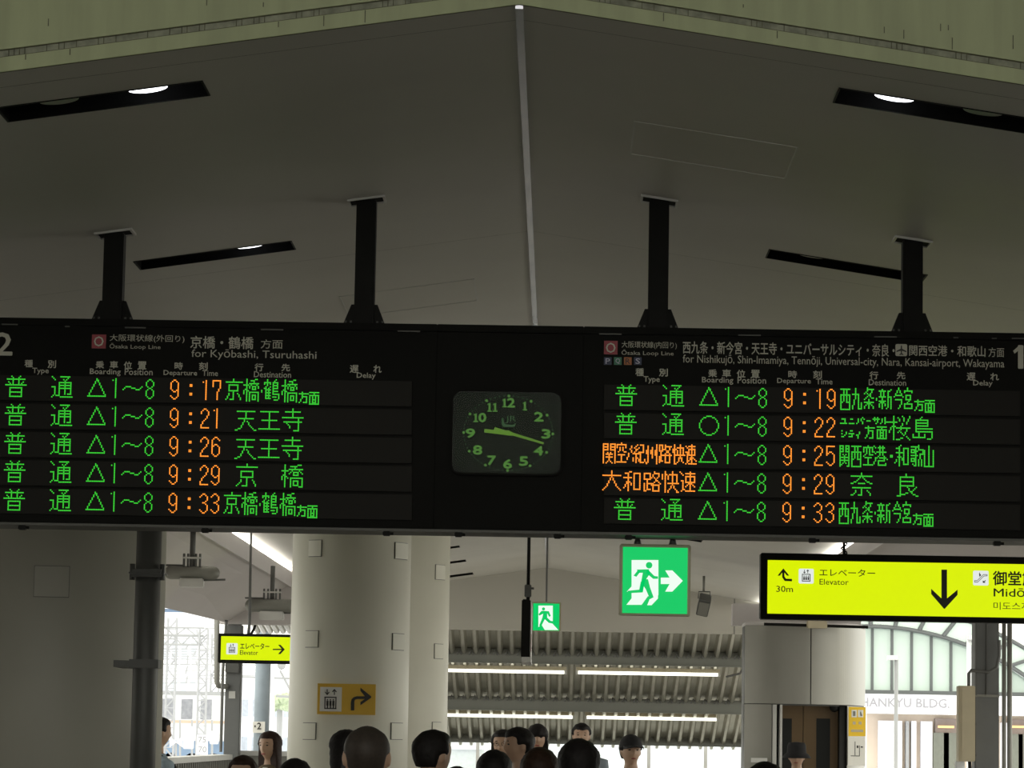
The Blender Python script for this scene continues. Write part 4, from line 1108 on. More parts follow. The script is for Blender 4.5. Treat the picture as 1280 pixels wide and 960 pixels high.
def U(px): return (px - 930) / 160.5
zT, zM = at(1010, 783, Yt).z, at(1010, 880.5, Yt).z
for o in (curved('cladding_panel', 0.004, U(1011.3), zM, zT, M['steelpanel']), curved('cladding_panel', U(1012.6), 0.998, zM, zT, M['steelpanel']),
          curved('cladding_panel', 0.004, U(964), 0, zM - 0.012, M['steelpanel']), curved('cladding_panel', U(1059), 0.998, 0, zM - 0.012, M['steelpanel'])):
    for p_ in o.data.polygons: p_.use_smooth = False
curved('tower_core', 0.01, 0.985, zM - 0.02, zT + 0.0, M['darkgrey'], 0.05, 0.9)
curved('tower_core', 0.01, U(966), 0, zM - 0.02, M['darkgrey'], 0.05, 0.9)
curved('tower_core', U(1057), 0.985, 0, zM - 0.02, M['darkgrey'], 0.05, 0.6)
curved('roof_cap', 0.01, 0.99, zT, zT + 0.05, M['soffit'], 0.0, 1.0)
curved('door_jamb', U(965), U(970), 0, zM - 0.012, M['pale'], 0.0, 0.3)
curved('door_jamb', U(974), U(977), 0, zM - 0.012, M['pale'], 0.0, 0.3)
curved('door_jamb', U(1049), U(1058), 0, zM - 0.012, M['black'], 0.05, 0.3)
bx0, bx1 = at(977, 900, Yt).x, at(1058, 900, Yt).x
yd = Yt + 0.15
for a_, b_ in ((977, 1004.6), (1005.4, 1050)):
    u0, u1 = at(a_, 900, Yt).x, at(b_, 900, Yt).x
    B('lift_door', u0, u1, yd, yd + 0.05, 0, zM, M['bronze'], tw)
for a_, b_ in ((977, 989), (1020, 1037)):
    PB('door_window', a_, 900, b_, 1090, yd - 0.006, 0.006, M['darkglass'], tw)
q = bmesh.new(); bmesh.ops.create_icosphere(q, subdivisions=2, radius=0.07, matrix=Matrix.Translation(at(1043, 884, Yt))); build('dome_camera', q, M['black'], tw, True)
B('door_recess', at(972, 900, Yt).x, at(1055, 900, Yt).x, Yt + 0.22, Yt + 0.3, 0, zM, M['black'], tw)
ntc = empty('notice', (at(1072, 920, Yt - .1).x, Yt, at(1072, 905, Yt).z), 'yellow and white notices pasted beside the lift doors', 'notice')
def on_tower(px): return plan(U(px))[1]
yn = min(on_tower(1061), on_tower(1083)) - 0.035
PB('yellow_sheet', 1061, 884, 1082, 920, yn, 0.02, mat('notice_yellow', (0.85, 0.55, 0.03), 0.6, var=0), ntc)
PB('white_sheet', 1060, 921, 1081.5, 957, yn, 0.02, M['platewhite'], ntc)
for a_, b_ in ((1064.5, 1071), (1072.5, 1079)): PB('pictogram_field', a_, 887.5, b_, 896.5, yn - 0.003, 0.003, M['platewhite'], ntc)
PB('pictogram', 1066.3, 889, 1069.3, 895, yn - 0.006, 0.003, M['grey'], ntc)
prism('pictogram', [(1075.5, 895), (1075, 891), (1076, 889), (1078, 895)], yn - 0.006, 0.003, M['grey'], ntc)
for (a_, b_, c_, d_) in ((1066, 902, 1069.5, 905.5), (1073.5, 902, 1077, 905.5), (1064, 912, 1079, 915)): PB('print_line', a_, b_, c_, d_, yn - 0.003, 0.003, M['cabinet'], ntc)
for (a_, b_, c_, d_) in ((1068.5, 927, 1069.2, 944), (1063.5, 944.5, 1074.5, 945.3), (1074, 932, 1074.7, 945), (1071, 932, 1073, 935), (1076, 933, 1078.5, 934.5)): PB('plan_line', a_, b_, c_, d_, yn - 0.003, 0.003, M['ink'], ntc)
PB('small_sign', 939, 947.5, 959, 953, Yt - 0.27, 0.02, M['pale'], tw)
# beam above tower (soffit edge) and small box under the sign
sb = struct(B('trim_6', at(914, 780, 46).x, 4.5, 45.6, 46.0, at(1000, 784, 46).z, at(930, 756, 46).z, M['soffit']), 'grey edge beam above the lift tower', 'beam')
db = PB('ceiling_sensor', 1009, 776, 1034, 785, 43.4, 0.15, M['cabinet'], None, 0.01); tag(db, 'small pale box above the lift tower panel joint', 'ceiling unit')
tag(T('conduit', [at(955, 780, 43.5), at(1085, 784, 43.5)], 0.02, M['black'], None, 8), 'black conduit running along the top of the lift tower', 'pipe')

# ------------------------------------------------------------------ right opening: post with cabinet
Yq = 37.0
rp = empty('steel_post', (at(1234, 900, Yq).x, Yq, 0), 'grey steel post in the right opening behind the beige cabinet', 'post', 'steel posts')
xa, xb, _, _ = rect(1219, 780, 1249, 960, Yq)
B('post_body', xa, xb, Yq + 0.02, Yq + 0.3, 0, 3.5, M['post'], rp, 0.01)
B('post_flange', xa, xa + 0.02, Yq - 0.02, Yq + 0.02, 1.62 + 0.65, 3.5, M['darkgrey'], rp)
xm = (xa + xb) / 2
B('post_rib', xm - 0.01, xm + 0.01, Yq, Yq + 0.02, 2.27, 3.5, M['darkgrey'], rp)
B('post_stiffener', xa, xb, Yq - 0.01, Yq + 0.02, 2.25, 2.28, M['grey'], rp)
T('conduit', [at(1211, 888, Yq - .1), at(1211, 842, Yq - .1), at(1214, 838, Yq - .1), at(1236, 840, Yq - .1), at(1246, 834, Yq - .1), at(1249, 820, Yq - .1), at(1249, 800, Yq - .1)], 0.02, M['darkgrey'], rp, 8)
cbx = empty('cabinet', (at(1208, 955, Yq).x, Yq - 0.2, at(1208, 955, Yq).z), 'beige electrical cabinet fixed to the grey post at right', 'cabinet')
PB('casing', 1198.5, 858, 1219, 951, Yq - 0.30, 0.22, M['cabinet'], cbx, 0.008)
PB('door_panel', 1202, 860, 1218, 949, Yq - 0.308, 0.01, M['cabinet'], cbx, 0.004)
for py in (865, 905, 944): PB('hinge', 1218, py - 1.5, 1221, py + 1.5, Yq - 0.29, 0.03, M['darkgrey'], cbx)
PB('small_box', 1195, 952, 1206, 975, Yq - 0.2, 0.12, M['outpale'], cbx, 0.006)
T('cable', [at(1212, 951, Yq - .15), at(1213, 975, Yq - .15)], 0.02, M['black'], cbx, 8)
for i, px in enumerate((1255, 1262)):
    x = at(px, 870, Yq + 1).x
    tag(T('downpipe', [(x, Yq + 1, 0), (x, Yq + 1, 3.4)], 0.026 if i == 0 else 0.03, M['grey'], None, 12), ('left' if i == 0 else 'right') + ' one of two thin grey pipes right of the steel post', 'pipe', 'thin pipes at the right opening')

# ------------------------------------------------------------------ outside, right: building with arched glass
Yo = 140.0; so = Yo / F
ab = empty('arched_building', (at(1160, 900, Yo).x, Yo, -6), 'pale building with a large arched glass front beyond the right opening', 'building')
cA = at(1085, 1132, Yo)        # centre of the arch
Ri, Ro = 342 * so, 372 * so
zbase = at(1160, 866, Yo).z
def arch_pts(R, y, n=40):
    th = math.acos(min(1, (zbase - cA.z) / R))
    return [(cA.x + R * sin(-th + 2 * th * k / n), y, cA.z + R * cos(-th + 2 * th * k / n)) for k in range(n + 1)]
q = bmesh.new(); P = arch_pts(Ri, Yo); vs = [q.verts.new(p_) for p_ in P]; vs2 = [q.verts.new((p_[0], Yo + 0.3, p_[2])) for p_ in P]
q.faces.new(vs); q.faces.new(vs2[::-1])
for i in range(len(P)): q.faces.new((vs[i], vs[(i + 1) % len(P)], vs2[(i + 1) % len(P)], vs2[i]))
build('arched_glazing', q, M['outglass'], ab)
# sloping glass vault behind the rim
q = bmesh.new(); I_ = arch_pts(Ri + 0.15, Yo - 0.5); O_ = arch_pts(Ro, Yo - 0.5); I2 = arch_pts(Ri + 0.15, Yo + 14); O2 = arch_pts(Ro, Yo + 14)
V = [[q.verts.new(p_) for p_ in L] for L in (I_, O_, I2, O2)]
for i in range(40):
    q.faces.new((V[0][i], V[0][i + 1], V[1][i + 1], V[1][i])); q.faces.new((V[1][i], V[1][i + 1], V[3][i + 1], V[3][i])); q.faces.new((V[0][i], V[0][i + 1], V[2][i + 1], V[2][i]))
build('arched_rim', q, M['outglass'], ab)
q = bmesh.new(); tube(q, arch_pts(Ri + 0.05, Yo - 0.55), 0.09, 6); build('rim_bar', q, M['mullion'], ab)
q = bmesh.new(); tube(q, arch_pts(Ro, Yo - 0.55), 0.09, 6); build('rim_bar', q, M['mullion'], ab)
n_ = 16
a_in = arch_pts(Ri + 0.1, Yo - 0.6, n_); a_out = arch_pts(Ro, Yo - 0.6, n_)
for i in range(0, n_ + 1):
    T('rim_mullion', [a_in[i], a_out[i]], 0.09, M['mullion'], ab, 6)
for k in range(-10, 11):
    px = 1090 + k * 24.6
    x = at(px, 850, Yo).x; dd = Ri ** 2 - (x - cA.x) ** 2
    if dd > 0 and cA.z + sqrt(dd) > zbase: B('mullion', x - 0.05, x + 0.05, Yo - 0.2, Yo, zbase, cA.z + sqrt(dd), M['mullion'], ab)
xl, xr = cA.x - 14, cA.x + 14
B('glazing_rail', xl, xr, Yo - 0.3, Yo, zbase - 0.1, zbase + 0.08, M['mullion'], ab)
z892 = at(1160, 893, Yo).z
B('name_fascia', xl, xr, Yo - 0.8, Yo + 0.5, z892, zbase - 0.1, M['outwhite'], ab)
text('HANKYU BLDG.', 1077, 873, 1186, 884, Yo - 0.82, M['faint'], ab, 0.02)
xm_ = at(1085, 900, Yo).x
B('facade_wall', xm_, xr, Yo + 0.6, Yo + 1, -6, z892, M['outbeige'], ab)
B('facade_wall', xl, xm_, Yo + 0.6, Yo + 1, -6, z892, M['outwhite'], ab)  # same wall in white, its glare put into the colour
for (a_, b_, m_) in ((1099, 1128, 'outwhite'), (1133, 1137, 'outgrey'), (1140, 1146, 'outwhite'), (1152, 1166, 'outwhite'), (1252, 1262, 'outwhite')):
    x0_, x1_, _, _ = rect(a_, 893, b_, 960, Yo); B('facade_pier', x0_, x1_, Yo + 0.2, Yo + 0.7, -6, z892 - 0.3, M[m_], ab)
for (a_, b_) in ((1170, 1196), (1262, 1290)):
    x0_, x1_, _, _ = rect(a_, 900, b_, 960, Yo); B('shop_window', x0_, x1_, Yo + 0.3, Yo + 0.6, -6, at(1180, 898, Yo).z, mat('brown_frame', (0.24, 0.20, 0.18), 0.6), ab)
    for k in range(2):
        xm = x0_ + (x1_ - x0_) * (k + 0.55) / 2; B('window_pane', xm - 0.34, xm + 0.34, Yo + 0.2, Yo + 0.3, -6, at(1180, 916, Yo).z, mat('dim_pane', (0.16, 0.17, 0.14), 0.4), ab)
    x0_, x1_, z0_, z1_ = rect(a_ + 3, 907, b_ - 3, 910, Yo); B('lit_sign', x0_, x1_, Yo + 0.1, Yo + 0.2, z0_, z1_, mat('warm_sign', (0.8, 0.45, 0.2), 0.5, var=0, emit=0.7), ab)
# street lamps
for (px, pt, Y, lab) in ((1120, 824, 70, 'thin street lamp with a flat head in front of the arched glass'), (1211, 799, 60, 'thin pale street lamp just left of the grey steel post')):
    x = at(px, 900, Y).x; z = at(px, pt, Y).z
    t = empty('street_lamp', (x, Y, -6), lab, 'street lamp', 'street lamps outside the right opening')
    T('pole', [(x, Y, -6), (x, Y, z)], 0.045, M['outgrey'] if px < 1200 else M['outpale'], t, 10)
    B('lamp_head', x - 0.2 if px < 1200 else x - 0.03, x + 0.03 if px < 1200 else x + 0.18, Y - 0.1, Y + 0.1, z - 0.02, z + 0.08, M['outpale'], t, 0.01)
# street-level ground beyond the openings
struct(B('trim_7', -150, 150, 70, 260, -6.3, -6.0, M['ballast']), 'pale ground beyond the station', 'ground')

# ------------------------------------------------------------------ outside, left: rail yard
emb = B('embankment', -60, -6.2, 75, 200, -6, 0.2, M['ballast']); struct(emb, 'pale gravel railway embankment beyond the left opening', 'ground')


def lattice(t, x, Y, z0, z1, w_, r, m_, step):
    for dx in (-w_, w_):
        for dy in (-w_, w_): T('tower_leg', [(x + dx, Y + dy, z0), (x + dx, Y + dy, z1)], r, m_, t, 6)
    z = z0; k = 0; q = bmesh.new()
    while z + step < z1:
        for dy in (-w_, w_):
            s = 1 if k % 2 else -1
            tube(q, [(x - s * w_, Y + dy, z), (x + s * w_, Y + dy, z + step)], r * 0.7, 5); tube(q, [(x - w_, Y + dy, z), (x + w_, Y + dy, z)], r * 0.7, 5)
        z += step; k += 1
    build('lattice_brace', q, m_, t)['kind'] = 'stuff'


def truss(t, xa, xb, Y, z, h, r, m_, step):
    for zz in (z, z + h): T('truss_chord', [(xa, Y, zz), (xb, Y, zz)], r, m_, t, 6)
    q = bmesh.new(); x = xa; k = 0
    while x < xb:
        a_, b_ = (z, z + h) if k % 2 else (z + h, z)
        tube(q, [(x, Y, a_), (x + step, Y, b_)], r * 0.7, 5); x += step; k += 1
    build('truss_web', q, m_, t)['kind'] = 'stuff'


Yl = 100.0
gt = empty('catenary_gantry', (at(252, 900, Yl).x, Yl, 0.2), 'pale lattice railway gantry tower with truss arms beyond the left opening', 'gantry', 'railway gantries')
x = at(252.5, 870, Yl).x
lattice(gt, x, Yl, 0.2, at(252, 786, Yl).z, 0.13, 0.022, M['lattice'], 0.26)
truss(gt, x - 6, x, Yl, at(230, 806, Yl).z, 0.30, 0.03, M['outgrey'], 0.28)
truss(gt, x - 6, x, Yl, at(230, 795, Yl).z, 0.26, 0.03, M['outgrey'], 0.34)
for py in (816, 822, 830, 838, 846, 853):
    T('contact_wire', [at(150, py + random.uniform(-2, 2), Yl + 3), at(300, py + random.uniform(-3, 3), Yl + 3)], 0.012, M['outgrey'], gt, 5)
for px in (214, 226, 238, 262, 268):
    T('drop_bar', [at(px, 812, Yl), at(px + random.uniform(-4, 4), 840 + random.uniform(-6, 10), Yl)], 0.02, M['outpale'], gt, 5)
for (gx, gY, gtop, lab) in ((213, 118, 772, 'distant pale gantry tower nearest the drainpipe, behind the train windows'), (268, 128, 792, 'distant pale gantry tower just left of the downpipe')):
    g4 = empty('catenary_gantry', (at(gx, 900, gY).x, gY, 0.2), lab, 'gantry', 'railway gantries')
    x = at(gx, 870, gY).x
    lattice(g4, x, gY, 0.2, at(gx, gtop, gY).z, 0.16, 0.025, M['lattice'], 0.36)
    for k in range(4):
        z = at(gx, gtop + 14 + 13 * k, gY).z
        T('cross_arm', [(x - 2.6, gY, z), (x + 1.6, gY, z + 0.05)], 0.022, M['lattice'], g4, 5)
        for dx in (-2.2, -1.1, 0.9):
            T('insulator', [(x + dx, gY, z - 0.02), (x + dx + random.uniform(-.15, .15), gY, z - random.uniform(.2, .45))], 0.035, M['lattice'], g4, 6)
g3 = empty('catenary_gantry', (at(366, 900, 90).x, 90, 0.2), 'pale gantry pole seen between the round post and the signed column', 'gantry', 'railway gantries')
T('pole', [at(338, 960, 90), at(338, 800, 90)], 0.12, M['outpale'], g3, 12)
T('cross_arm', [at(300, 846, 90), at(390, 849, 90)], 0.03, M['outgrey'], g3, 6)
T('cross_arm', [at(345, 870, 90), at(380, 872, 90)], 0.04, M['outgrey'], g3, 6)
T('stay_wire', [at(350, 838, 90), at(372, 880, 90)], 0.03, M['outgrey'], g3, 6)
q = bmesh.new(); bmesh.ops.create_icosphere(q, subdivisions=2, radius=0.12, matrix=Matrix.Translation(at(352, 832, 90))); build('insulator', q, M['outgrey'], g3)

# train
Yr = 120.0; sr = Yr / F
tr = empty('train', (at(230, 930, Yr).x, Yr, 0.2), 'pale commuter train with grey windows and an orange stripe in the rail yard', 'train')
xa = at(120, 900, Yr).x; xb = at(283, 900, Yr).x
zt_, zb2 = at(240, 869, Yr).z, at(240, 926, Yr).z
B('car_body', xa, xb, Yr, Yr + 2.8, zb2, zt_, M['outpale'], tr, 0.05)
B('roof', xa, xb, Yr + 0.1, Yr + 2.7, zt_, zt_ + 0.15, M['outgrey'], tr)
x = xa + 0.3; k = 0
while x + 0.5 < xb:
    B('window', x, x + 0.42, Yr - 0.02, Yr, at(240, 899, Yr).z, at(240, 874, Yr).z, M['trainwin'], tr); x += 0.72; k += 1
B('stripe', xa, xb, Yr - 0.015, Yr, at(240, 904, Yr).z, at(240, 900.5, Yr).z, M['trainor'], tr)
B('underframe', xa, xb, Yr + 0.3, Yr + 2.5, zb2 - 0.7, zb2, M['bluebld'], tr)
for k in range(10):
    wx = xa + 0.4 + k * 0.8
    if wx < xb: T('wheel', [(wx, Yr + 0.3, zb2 - 0.75), (wx, Yr + 0.45, zb2 - 0.75)], 0.3, M['outgrey'], tr, 16)
# blocks beyond
def office(px0, py0, px1, Y, m_, lab, rows=4, cols=6):
    xa, xb, _, z1 = rect(px0, py0, px1, 960, Y)
    t = empty('office_block', ((xa + xb) / 2, Y, -6), lab, 'building', 'distant buildings beyond the rail yard')
    B('wall', xa, xb, Y, Y + 8, -6, z1, M[m_], t)
    B('roof_parapet', xa - .2, xb + .2, Y - .2, Y + 8.2, z1, z1 + 0.4, M['outwhite'], t)
    for r_ in range(rows):
        for c_ in range(cols):
            wx = xa + (xb - xa) * (c_ + 0.2) / cols; wz = z1 - 1.2 - r_ * 2.2
            B('window', wx, wx + (xb - xa) / cols * 0.6, Y - 0.03, Y, wz - 1.0, wz, M['palewin'], t)
    return t


office(150, 762, 248, 190, 'bluebld', 'blue panelled building top behind the railway gantry', 3, 10)
office(130, 775, 246, 180, 'outwhite', 'white building in front of the blue one, behind the gantry', 3, 10)
office(300, 850, 364, 190, 'outwhite', 'low white building left of the signed column, beyond the rail yard', 3, 5)
office(560, 937, 600, 150, 'outpale', 'pale grey block seen through the far window left of the crowd', 3, 3)
office(830, 946, 925, 150, 'outbeige', 'low brownish roofed block seen through the far window at right', 2, 8)
# signals by the track
Ysg = 85.0
sg = empty('track_signal', (at(232, 925, Ysg).x, Ysg, 0.2), 'white diamond shaped track marker and speed plates by the gantry foot', 'signal')
prism('marker_board', [(212, 921), (220, 927), (228, 921), (228, 934), (220, 928), (212, 934)], Ysg, 0.05, M['outwhite'], sg)
T('marker_pole', [at(220, 928, Ysg + .06), at(220, 985, Ysg + .06)], 0.03, M['outgrey'], sg, 8)
PB('relay_box', 229, 908, 240, 936, Ysg + 1, 0.5, M['outpale'], sg, 0.02)
PB('relay_box', 262, 914, 271, 930, Ysg + 1, 0.5, M['outwhite'], sg, 0.02)
text('75', 248, 921, 257.5, 928, Ysg, M['outgrey'], sg, 0.03)
text('70', 248, 933, 258, 940.5, Ysg, M['outgrey'], sg, 0.03)
PB('speed_board', 246, 919, 259.5, 943, Ysg + 0.01, 0.05, M['outwhite'], sg)
T('board_post', [at(253, 943, Ysg + .1), at(253, 985, Ysg + .1)], 0.04, M['outgrey'], sg, 8)
for px in (225, 240, 265):
    T('board_post', [at(px, 900, Ysg + 2), at(px, 960, Ysg + 2)], 0.03, M['outgrey'], sg, 6)
tr1 = bmesh.new()
for k in range(30):
    c = at(350 + random.uniform(-9, 12), 878 + random.uniform(-5, 4), 165 + random.uniform(-1, 1))
    bmesh.ops.create_icosphere(tr1, subdivisions=1, radius=random.uniform(0.2, 0.45), matrix=Matrix.Translation(c) @ Matrix.Rotation(random.random() * 6, 4, 'X'))
tt = empty('tree', (at(350, 885, 165).x, 165, -6), 'small pale green tree between the round post and the signed column', 'tree')
build('foliage', tr1, M['tree'], tt)['kind'] = 'stuff'
T('trunk', [(at(350, 885, 165).x, 165, -6), at(350, 880, 165)], 0.15, M['outgrey'], tt, 8)

# ------------------------------------------------------------------ people
SK = mat('skin', (0.50, 0.32, 0.22), 0.5, var=0.05, scale=20)
SKD = mat('skin_shaded', (0.36, 0.20, 0.13), 0.5, var=0.05, scale=20)
HB = mat('hair_black', (0.010, 0.008, 0.008), 0.6, var=0.3, scale=60, bump=0.4, spec=0.25)
HR = mat('hair_brown', (0.028, 0.013, 0.008), 0.6, var=0.3, scale=60, bump=0.4, spec=0.25)
HS = mat('hair_shaved', (0.030, 0.021, 0.015), 0.6, var=0.25, scale=90)
LIP = mat('lips', (0.35, 0.10, 0.09), 0.5, var=0); EYE = mat('eyes', (0.02, 0.015, 0.012), 0.2, var=0)


def cloth(n, c): return mat(n, c, 0.85, var=0.08, scale=30, bump=0.2)


C_BLACK = cloth('black_cloth', (0.015, 0.015, 0.017)); C_WHITE = cloth('white_cloth', (0.70, 0.70, 0.68)); C_BROWN = cloth('olive_cloth', (0.13, 0.10, 0.06))
C_NAVY = cloth('navy_cloth', (0.02, 0.03, 0.09)); C_BLUE = cloth('light_blue_cloth', (0.36, 0.46, 0.56)); C_GREY = cloth('grey_blue_cloth', (0.22, 0.26, 0.30))
C_PLAID = cloth('plaid_cloth', (0.17, 0.10, 0.11)); C_DENIM = cloth('dark_trousers', (0.03, 0.035, 0.05))
C_STRIPE = bpy.data.materials.new('striped_cloth'); C_STRIPE.use_nodes = True
n = C_STRIPE.node_tree.nodes; l = C_STRIPE.node_tree.links
t_ = n.new('ShaderNodeTexCoord'); wv = n.new('ShaderNodeTexWave'); wv.bands_direction = 'Z'; wv.inputs['Scale'].default_value = 10; r_ = n.new('ShaderNodeValToRGB')
r_.color_ramp.elements[0].position = 0.45; r_.color_ramp.elements[1].position = 0.5; r_.color_ramp.elements[0].color = (0.02, 0.02, 0.03, 1); r_.color_ramp.elements[1].color = (0.7, 0.7, 0.68, 1)
l.new(t_.outputs['Object'], wv.inputs['Vector']); l.new(wv.outputs['Fac'], r_.inputs['Fac']); l.new(r_.outputs['Color'], n['Principled BSDF'].inputs['Base Color'])


def head_co(v, off=0.0):
    x, y, z = v
    X, Y, Z = (0.074 + off) * x, (0.093 + off) * y, ((0.115 if z < 0 else 0.108) + off) * z
    if z > 0: fz = 1 + 0.26 * z * (1.5 - z) ; X *= fz; Y *= fz
    if z < 0:
        X *= 1 - 0.26 * (-z) ** 1.6
        if y > 0: Y *= 1 - 0.40 * (-z)
        else: Y *= 1 - 0.10 * (-z)
    if off == 0 and y < 0:
        X0 = X
        Y -= 0.024 * exp(-((X / 0.011) ** 2 + ((Z + 0.018) / 0.022) ** 2))
        Y += 0.009 * exp(-(((abs(X) - 0.030) / 0.014) ** 2 + ((Z - 0.010) / 0.012) ** 2))
        Y -= 0.005 * exp(-((X / 0.020) ** 2 + ((Z + 0.062) / 0.010) ** 2))
        Y -= 0.006 * exp(-((X / 0.022) ** 2 + ((Z + 0.100) / 0.014) ** 2))
    return Vector((X, Y, Z))


def sphere(sub=4):
    q = bmesh.new(); bmesh.ops.create_icosphere(q, subdivisions=sub, radius=1.0); return q


def person(px, ptop, Y, label, yaw=0, turn=0, hair='short', hm=None, shirt=C_BLACK, skin=SK, hat=None, trousers=C_DENIM, glasses=False, pack=False, inner=None, female=False, tilt=0, pace=0.0):
    """yaw 0 faces away from the camera, 180 faces it"""
    top = at(px, ptop, Y)
    hh = 0.02 if hair != 'bald' else 0.004
    H = top.z - (0.045 if hat == 'bucket' else 0.03 if hat else hh)
    hm = hm or HB
    k = H / 1.70; hc = Vector((0, -0.015, H - 0.108))
    wd = 0.9 if female else 1.0
    loc = Vector((top.x, Y, 0)); Rz = Matrix.Rotation(radians(180 + yaw), 4, 'Z')
    WM = Matrix.Translation(loc) @ Rz
    HM = Matrix.Translation(hc) @ Matrix.Rotation(radians(turn), 4, 'Z') @ Matrix.Rotation(radians(tilt), 4, 'X')
    bm = bmesh.new()
    # head
    q = sphere(4)
    for v in q.verts: v.co = HM @ head_co(v.co)
    me = bpy.data.meshes.new('h'); q.to_mesh(me); q.free(); bm.from_mesh(me); bpy.data.meshes.remove(me)
    for sx in (-1, 1):
        bmesh.ops.create_icosphere(bm, subdivisions=2, radius=1.0, matrix=HM @ Matrix.Translation((sx * 0.076, 0.008, -0.006)) @ Matrix.Rotation(radians(sx * 18), 4, 'Z') @ Matrix.Diagonal((0.010, 0.019, 0.031, 1)))
    # neck + torso
    loft(bm, [(0, 0.0, .46 * H, .11 * k, .085 * k), (0, 0, .53 * H, .165 * k * wd * 1.02, .11 * k), (0, 0, .62 * H, .135 * k * wd, .095 * k), (0, 0, .73 * H, .16 * k * wd, .11 * k), (0, 0.005, .79 * H, .165 * k * wd, .095 * k),
              (0, 0.008, .825 * H, .115 * k * wd, .075 * k), (0, 0.008, .85 * H, .062 * k, .060 * k), (0, 0.003, .875 * H, .052 * k, .056 * k), (0, -0.003, H - 0.17, .052 * k, .056 * k), (0, -0.005, H - 0.12, .048, .052)], 24)
    SHx = 0.175 * k * wd
    arms = {}
    for sx in (-1, 1):
        S = Vector((sx * SHx, 0.005, .80 * H)); El = Vector((sx * (SHx + 0.045), 0.03, .625 * H)); Wr = Vector((sx * (SHx + 0.035), -0.07, .49 * H)); arms[sx] = (S, El, Wr)
        tube(bm, [S - Vector((sx * 0.05, 0, 0)), S, S.lerp(El, .5), El, El.lerp(Wr, .4), Wr], [.05 * k, .056 * k, .048 * k, .040 * k, .038 * k, .026 * k], 14)
        d = Vector((0, -0.25, -1)).normalized(); Pm = Wr + d * 0.05
        bmesh.ops.create_icosphere(bm, subdivisions=2, radius=1.0, matrix=Matrix.Translation(Pm) @ Matrix.Diagonal((0.018, 0.040, 0.052, 1)))
        for f_, (dy, ln) in enumerate(((-0.030, 0.066), (-0.010, 0.075), (0.010, 0.070), (0.029, 0.055))):
            b0 = Pm + Vector((0, dy, -0.035)); b1 = b0 + Vector((0, -0.006, -ln * .5)); b2 = b1 + Vector((-sx * 0.012, -0.010, -ln * .45))
            tube(bm, [b0, b1, b2], [.0095, .0088, .0075], 8)
        b0 = Pm + Vector((0, -0.034, 0.02)); tube(bm, [b0, b0 + Vector((-sx * .006, -0.022, -0.022)), b0 + Vector((-sx * .012, -0.028, -0.048))], [.012, .0105, .0085], 8)
        hp = Vector((sx * .085 * k, 0, .50 * H)); st = sx * pace
        kn = Vector((sx * .09 * k, -0.02 + st * .5, .275 * H)); an = Vector((sx * .09 * k, 0.02 + st, .05 * H)); 
        tube(bm, [hp, hp.lerp(kn, .5), kn, kn.lerp(an, .35), an, Vector((an.x, an.y, 0.03))], [.088 * k, .075 * k, .055 * k, .055 * k, .038 * k, .036 * k], 14)
        tube(bm, [Vector((an.x, an.y + .04, .035)), Vector((an.x, an.y - .06, .035)), Vector((an.x, an.y - .15, .025))], [.032, .038, .024], 10)
    me = bpy.data.meshes.new('person'); bmesh.ops.recalc_face_normals(bm, faces=bm.faces[:]); bm.to_mesh(me); bm.free()
    body = bpy.data.objects.new('person', me); COL.objects.link(body)
    md = body.modifiers.new('r', 'REMESH'); md.mode = 'VOXEL'; md.voxel_size = 0.009
    bpy.context.view_layer.update()
    me2 = bpy.data.meshes.new_from_object(body.evaluated_get(bpy.context.evaluated_depsgraph_get())); body.modifiers.clear(); body.data = me2; bpy.data.meshes.remove(me)
    me2.materials.clear(); me2.materials.append(skin)
    for p_ in me2.polygons: p_.use_smooth = True
    body.matrix_world = WM
    tag(body, label, 'person')

    def child(nm, q_, m_, lab=None, smooth=True):
        bmesh.ops.recalc_face_normals(q_, faces=q_.faces[:])
        m0 = bpy.data.meshes.new(nm); q_.to_mesh(m0); q_.free()
        if smooth:
            for p_ in m0.polygons: p_.use_smooth = True
        o = bpy.data.objects.new(nm, m0); COL.objects.link(o); m0.materials.append(m_); o.parent = body
        if lab: o['label'] = lab
        return o
    # hair: closed shell that dips under the skin where the face or scalp shows
    q = sphere(4)
    for v in q.verts:
        x, y, z = v.co
        nzv = noise.noise(v.co * 5) * 0.004 + noise.noise(Vector((x * 14, y * 14, z * 3))) * 0.0025
        line = 0.66 if not (hair in ('bangs',)) else 0.22
        face = max(0.0, min(1.0, (-y - 0.12 + (0 if z > -.15 else .3)) * 2.6)) * max(0.0, min(1.0, (line + 0.10 * (abs(x) - .3) + 0.06 * noise.noise(v.co * 6) - z) * 4))
        if hair in ('short', 'bald'):
            low = max(0.0, min(1.0, (-0.40 - z) * 6)) if y > 0.35 else max(0.0, min(1.0, (-0.02 - z) * 7))
            ear = max(0.0, min(1.0, (0.12 - z) * 6)) * max(0.0, min(1.0, (0.45 - y) * 4)) * (1 if abs(x) > .5 else 0)
        else:
            low = ear = 0
            face = max(0.0, min(1.0, (-y - 0.15 - 0.25 * abs(x)) * 5)) * max(0.0, min(1.0, (line - z) * 6))
        hide = max(face, low, ear)
        th = 0.017 if hair not in ('bald',) else 0.0035
        if hair == 'bald' and z > 0.80: th = 0.0005
        off = (th + (nzv if hair != 'bald' else 0)) * (1 - hide) - 0.012 * hide
